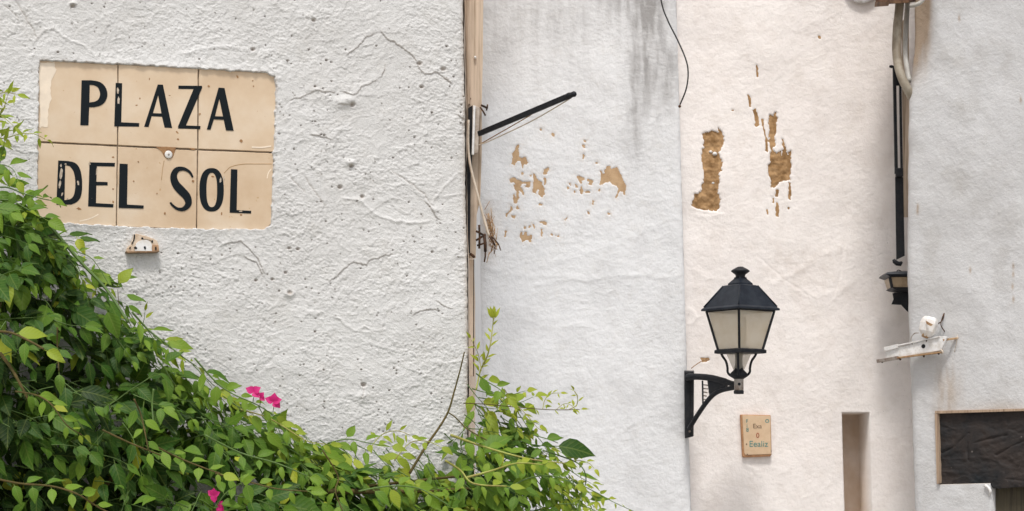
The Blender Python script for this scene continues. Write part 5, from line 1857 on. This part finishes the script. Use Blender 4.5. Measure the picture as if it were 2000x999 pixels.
shoot([(-30, 230), (-10, 222), (10, 232), (26, 246)], 5.64, 0.044, 0.75, 0.016, 0.0018, 0.0008, YS, True, 0.3)
# stout green stem and its neighbours
stem_part('stem', [W(96, 440, 5.66), W(125, 474, 5.66), (W(165, 520, 5.65)), W(208, 566, 5.64), W(250, 630, 5.60)], 0.0042, 0.0036, GS)
shoot([(118, 482), (150, 492), (182, 508), (215, 560)], 5.68, 0.034, 0.6, 0.022, 0.0016, 0.001, GS, True, 0.3)
shoot([(100, 500), (128, 505), (150, 525), (165, 560), (175, 590)], 5.66, 0.036, 0.5, 0.022, 0.002, 0.001, GS, False, 0.4)
# single light leaves standing proud of the edge
o = stem_part('stem', [W(232, 598, 5.70), W(231, 582, 5.70), W(230, 566, 5.70)], 0.0009, 0.0008, BK)
put_leaf(W(228, 560, 5.70), Vector((0.55, 0, 0.75)), Vector((-0.1, -1, 0.1)), 0.052, 0.85, False, True, o)
put_leaf(W(240, 573, 5.70), Vector((0.9, 0, -0.35)), Vector((0.2, -0.8, 0.7)), 0.050, 0.60, False, True, o)
put_leaf(W(205, 600, 5.66), Vector((0.4, -0.1, -0.8)), Vector((0.2, -1, 0.4)), 0.07, 0.5, False, True, o)
shoot([(258, 610), (290, 645), (325, 672), (360, 700), (384, 716)], 5.66, 0.052, 0.65, 0.024, 0.003, 0.0014, GS, True, 0.2)
shoot([(270, 655), (280, 630), (283, 610)], 5.68, 0.034, 0.72, 0.02, 0.0012, 0.0008, GS, True, 0.1)
shoot([(380, 700), (420, 745), (455, 770), (500, 790), (536, 812)], 5.64, 0.048, 0.62, 0.024, 0.0025, 0.0014, GS, False, 0.3)
shoot([(470, 800), (520, 815), (556, 835), (600, 862), (640, 868)], 5.62, 0.046, 0.66, 0.024, 0.002, 0.0012, YS, False, 0.4)
shoot([(640, 866), (680, 858), (720, 866), (760, 872)], 5.74, 0.048, 0.66, 0.022, 0.002, 0.001, GS, False, 0.1)
shoot([(720, 880), (745, 850), (775, 842), (800, 850)], 5.78, 0.038, 0.78, 0.018, 0.0015, 0.001, YS, True, 0.2)
shoot([(770, 900), (800, 866), (832, 862), (858, 872)], 5.80, 0.042, 0.74, 0.020, 0.0015, 0.001, YS, False, 0.2)
# bare brown twig in front of the wall
o = stem_part('bare_twig', [W(800, 925, 5.95), W(832, 872, 5.97), W(858, 835, 5.99), W(876, 803, 6.0), W(888, 762, 6.02), W(899, 722, 6.03), W(907, 688, 6.03)], 0.0036, 0.0016, BK)
stem_part('bare_twig', [W(874, 806, 6.0), W(885, 812, 5.98), W(898, 824, 5.97), W(912, 838, 5.95), (W(950, 860, 5.9))], 0.0018, 0.0016, BK)
# upright yellow shoot against the bluish wall
shoot([(930, 762), (938, 725), (950, 700), (958, 672), (962, 640), (964, 622)], 6.10, 0.034, 0.95, 0.016, 0.0026, 0.0016, YS, True, -0.35, sprd=0.55)
o = stem_part('shoot', [W(964, 624, 6.1), W(965, 616, 6.1)], 0.0016, 0.001, YS)
for dx in (-0.5, 0.02, 0.5, -0.25):
    put_leaf(W(964, 626, 6.1), Vector((dx, -0.1, 1)), Vector((0.1, -1, 0.2)), 0.032, 1.0, True, True, o)
shoot([(940, 725), (936, 700), (930, 682), (920, 664)], 6.1, 0.028, 0.95, 0.014, 0.0012, 0.0008, YS, True, -0.2)
# horizontal shoot with curled tips
shoot([(905, 788), (950, 790), (1000, 795), (1060, 800), (1100, 801), (1132, 800)], 6.05, 0.026, 0.85, 0.026, 0.0018, 0.0012, BK, True, 0.1)
shoot([(1060, 800), (1064, 782), (1076, 770), (1092, 768)], 6.05, 0.026, 0.9, 0.013, 0.0012, 0.0008, YS, True, 0.0)
shoot([(1112, 800), (1126, 792), (1128, 776), (1122, 764)], 6.05, 0.022, 0.95, 0.012, 0.0014, 0.0009, YS, True, 0.0)
shoot([(1085, 802), (1100, 790), (1112, 790), (1124, 800)], 6.05, 0.018, 0.95, 0.012, 0.001, 0.0007, YS, True, 0.1)
shoot([(965, 795), (995, 775), (1012, 768), (1026, 764)], 6.08, 0.034, 0.75, 0.02, 0.0012, 0.0008, GS, False, 0.1)
shoot([(985, 760), (1000, 782), (1030, 812), (1050, 836), (1064, 842)], 6.03, 0.026, 0.82, 0.020, 0.0012, 0.0008, YS, False, 0.2)
shoot([(930, 730), (950, 745), (975, 760), (990, 775)], 6.02, 0.050, 0.6, 0.02, 0.002, 0.001, GS, False, 0.3)
# the big dark leaf and the drooping arcs
o = stem_part('stem', [W(1040, 850, 6.0), W(1070, 858, 6.0), W(1090, 866, 6.0)], 0.0014, 0.001, GS)
leaves.append([basis(Vector((1, 0, -0.12)), Vector((0.0, -0.9, 0.55))) , W(1091, 872, 6.0), 2, 0.22, 0.100, True, o])
put_leaf(W(1062, 858, 6.0), Vector((0.9, 0, 0.1)), Vector((0, -0.9, 0.5)), 0.042, 0.55, False, True, o)
shoot([(1060, 880), (1100, 893), (1128, 905), (1142, 922), (1144, 944), (1135, 966), (1128, 1000)], 6.0, 0.030, 0.78, 0.024, 0.0022, 0.0014, GS, True, 0.3)
shoot([(1120, 940), (1150, 955), (1175, 968), (1200, 982), (1240, 1000)], 6.0, 0.026, 0.85, 0.018, 0.0016, 0.0009, GS, False, 0.2)
shoot([(1090, 985), (1120, 985), (1150, 992), (1175, 1005)], 6.0, 0.034, 0.7, 0.02, 0.0015, 0.0009, GS, False, 0.2)
shoot([(1100, 905), (1130, 900), (1150, 905), (1160, 915)], 6.0, 0.028, 0.8, 0.018, 0.0013, 0.0009, YS, False, 0.2)
# sprays showing on the front of the mass
shoot([(30, 765), (70, 772), (100, 790), (130, 830), (160, 850)], 5.20, 0.046, 0.60, 0.022, 0.003, 0.0014, BK, False, 0.5)
shoot([(-20, 648), (20, 650), (60, 668), (85, 682)], 5.22, 0.066, 0.42, 0.034, 0.0042, 0.003, BK, False, 0.5)
shoot([(112, 640), (112, 680), (115, 725)], 5.24, 0.06, 0.34, 0.03, 0.0026, 0.002, BK, False, 0.5)
shoot([(-10, 935), (40, 945), (100, 950), (150, 965), (190, 990), (230, 1010)], 5.20, 0.050, 0.55, 0.024, 0.0036, 0.002, BK, False, 0.5)
shoot([(262, 780), (275, 810), (283, 845), (290, 880)], 5.28, 0.046, 0.5, 0.03, 0.0030, 0.0018, BK, False, 0.6)
shoot([(300, 870), (350, 895), (400, 915), (430, 925)], 5.28, 0.052, 0.6, 0.022, 0.003, 0.0018, BK, False, 0.4)
shoot([(400, 850), (470, 885), (540, 905), (600, 930)], 5.36, 0.046, 0.5, 0.026, 0.0026, 0.0015, GS, False, 0.4)
shoot([(420, 925), (480, 940), (540, 955), (600, 960)], 5.34, 0.050, 0.55, 0.026, 0.0028, 0.0015, BK, False, 0.4)
shoot([(630, 880), (660, 930), (655, 960), (670, 1000)], 5.50, 0.046, 0.52, 0.022, 0.0026, 0.0015, BK, False, 0.3)
shoot([(700, 960), (760, 950), (820, 955), (880, 990)], 5.55, 0.050, 0.6, 0.024, 0.0024, 0.0014, GS, False, 0.3)
shoot([(870, 900), (900, 920), (925, 945), (990, 950)], 5.78, 0.050, 0.62, 0.026, 0.0034, 0.002, YS, False, 0.3)
shoot([(905, 935), (960, 920), (1010, 905), (1060, 908)], 5.80, 0.044, 0.7, 0.026, 0.0036, 0.0014, YS, False, 0.2)
shoot([(880, 850), (930, 868), (985, 885), (1040, 898), (1100, 905)], 5.90, 0.050, 0.62, 0.026, 0.0040, 0.0018, YS, False, 0.3)
shoot([(985, 960), (1030, 935), (1080, 930), (1120, 945)], 5.88, 0.046, 0.62, 0.024, 0.0026, 0.0014, GS, False, 0.3)
shoot([(420, 990), (445, 960), (470, 945)], 5.3, 0.052, 0.5, 0.024, 0.002, 0.0014, GS, False, 0.4)
stem_part('stem', [W(0, 690, 5.26), W(22, 720, 5.25), W(38, 748, 5.24), W(60, 790, 5.24)], 0.0040, 0.0030, BK)
stem_part('stem', [W(200, 840, 5.3), W(255, 866, 5.3), W(320, 892, 5.3)], 0.0022, 0.0016, BK)
stem_part('stem', [W(300, 760, 5.36), W(297, 790, 5.36), W(300, 830, 5.34)], 0.0024, 0.0016, GS)
# lower woody limbs carrying everything (mostly hidden, seen through gaps)
stem_part('woody_limb', [W(-120, 1500, 5.45), W(40, 1180, 5.45), W(160, 1010, 5.62), W(250, 900, 5.76), W(340, 840, 5.86)], 0.009, 0.004, BK, 8)
stem_part('woody_limb', [W(40, 1180, 5.45), W(220, 1080, 5.6), W(420, 1000, 5.8), W(640, 960, 5.95), W(900, 930, 6.05)], 0.007, 0.003, BK, 8)
stem_part('woody_limb', [W(-120, 1500, 5.45), W(-90, 1000, 5.5), W(-30, 700, 5.55), W(20, 520, 5.6)], 0.014, 0.005, BK, 8)
stem_part('woody_limb', [W(-150, 2250, 5.45), W(-130, 1900, 5.45), W(-120, 1500, 5.45)], 0.030, 0.018, BK, 8)
stem_part('woody_limb', [W(640, 960, 5.9), W(820, 960, 6.0), W(1000, 950, 6.1)], 0.007, 0.003, BK, 8)

# magenta flowers
def bract(c, size, ang, tilt, parent):
    v, f, uv = leaf_geo(1.0, 0.92, 0.25, 0.15, 0.5, 0.1, 0.06, int(ang * 10) % 97)
    m = basis(Vector((math.cos(ang), -0.25 + tilt, math.sin(ang))), Vector((0.1, -1, 0.3)))
    pts = [Vector(c) + m @ (Vector(p) * size) for p in v]
    return mesh_obj('bract', pts, f, M['bract'], parent, True)


for (x, y, Yf, s, angs) in ((495, 766, 5.60, 0.021, (2.6, 0.6, -0.7)), (508, 776, 5.61, 0.015, (-0.6, 0.9)), (534, 785, 5.60, 0.022, (0.3, 1.4, 2.7, -0.7)), (417, 968, 5.30, 0.017, (1.5, 2.4, 0.5, -1.4)), (427, 990, 5.31, 0.016, (-1.3, -0.7, 1.0))):
    fl = bpy.data.objects.new('flower', None)
    link(fl, plant)
    for a in angs:
        bract(W(x, y, Yf), s, a, pr.uniform(-0.15, 0.15), fl)
    mb = MB()
    mb.tube([W(x, y, Yf), W(x + 1, y + 8, Yf + 0.01), W(x - 1, y + 20, Yf + 0.04)], 0.0009, 5)
    mb.obj('stalk', GS, fl, smooth=True)

# ---- which leaves show largest: a coarse depth buffer
CELL = 4.0
NX, NY = int(2000 / CELL), int(1000 / CELL)
zb_ = np.full((NY, NX), 1e9)
ib_ = np.full((NY, NX), -1, int)
for i, lf in enumerate(leaves):
    m, pos, v, tone, L, force, part = lf
    vv = ALLV[v][0]
    for t, ws in ((0.1, (-.15, .15)), (0.3, (-.22, 0, .22)), (0.5, (-.24, 0, .24)), (0.7, (-.15, 0, .15)), (0.9, (0,))):
        for w_ in ws:
            p = pos + m @ (Vector((w_, t, 0)) * L)
            x, y = to_px(p)
            cxi, cyi = int(x / CELL), int(y / CELL)
            for ddx in (0, 1):
                for ddy in (0, 1):
                    a, b = cyi + ddy, cxi + ddx
                    if 0 <= a < NY and 0 <= b < NX and p.y < zb_[a, b]:
                        zb_[a, b] = p.y
                        ib_[a, b] = i
vis = np.bincount(ib_[ib_ >= 0].ravel(), minlength=len(leaves)).astype(float)
order = sorted(range(len(leaves)), key=lambda i: -vis[i])
single = set(order[:298])

_meshes = {}


def leaf_mesh(v, tone_i):
    if (v, tone_i) in _meshes:
        return _meshes[(v, tone_i)]
    vs, fs, uv = ALLV[v]
    me = bpy.data.meshes.new('leaf')
    me.from_pydata([tuple(p) for p in vs], [], fs)
    l = me.uv_layers.new(name='UVMap')
    for lp in me.loops:
        l.data[lp.index].uv = uv[lp.vertex_index]
    a = me.attributes.new('tone', 'FLOAT', 'POINT')
    a.data.foreach_set('value', [TONES[tone_i]] * len(vs))
    me.polygons.foreach_set('use_smooth', [True] * len(me.polygons))
    me.materials.append(M['leaf'])
    me.update()
    _meshes[(v, tone_i)] = me
    return me


AV, AF, AU, AT = [], [], [], []
nb = 0
for i, (m, pos, v, tone, L, force, part) in enumerate(leaves):
    vs, fs, uv = ALLV[v]
    if i in single:
        ti = min(range(len(TONES)), key=lambda k: abs(TONES[k] - tone))
        o = bpy.data.objects.new('leaf', leaf_mesh(v, ti))
        o.matrix_world = Matrix.Translation(pos) @ m.to_4x4() @ Matrix.Scale(L, 4)
        link(o, part if part is not None else plant)
    else:
        q = (np.array(m) @ (vs * L).T).T + np.array(pos)
        AV.append(q)
        AF += [tuple(k + nb for k in f) for f in fs]
        AU += uv
        AT += [tone] * len(vs)
        nb += len(vs)
me = bpy.data.meshes.new('foliage')
me.from_pydata(np.concatenate(AV).tolist(), [], AF)
l = me.uv_layers.new(name='UVMap')
lv = np.zeros(len(me.loops), np.int32)
me.loops.foreach_get('vertex_index', lv)
l.data.foreach_set('uv', np.array(AU, np.float32)[lv].ravel())
a = me.attributes.new('tone', 'FLOAT', 'POINT')
a.data.foreach_set('value', np.array(AT, np.float32))
me.polygons.foreach_set('use_smooth', [True] * len(me.polygons))
me.materials.append(M['leaf'])
me.update()
o = link(bpy.data.objects.new('foliage', me), plant)
o['kind'] = 'stuff'
o = twigs.obj('fine_twigs', M['greenstem'], plant, smooth=True)
o['kind'] = 'stuff'
print('leaves', len(leaves), 'single', len(single))

# ------------------------------------------------------------------ origins: every thing gets its own base point
for o in list(scene.objects):
    if o.parent is None and o.type == 'EMPTY' and '_base' in o.keys():
        b = Vector(o['_base'])
        del o['_base']
        o.location = b
        for ch in o.children:
            ch.location = ch.location - b
    elif o.parent is None and o.type == 'MESH' and o.name != 'ground':
        co = np.zeros(len(o.data.vertices) * 3, np.float32)
        o.data.vertices.foreach_get('co', co)
        co = co.reshape(-1, 3)
        b = Vector(((co[:, 0].min() + co[:, 0].max()) / 2, (co[:, 1].min() + co[:, 1].max()) / 2, co[:, 2].min()))
        o.data.transform(Matrix.Translation(-b))
        o.location = b
        for ch in o.children:
            ch.location = ch.location - b
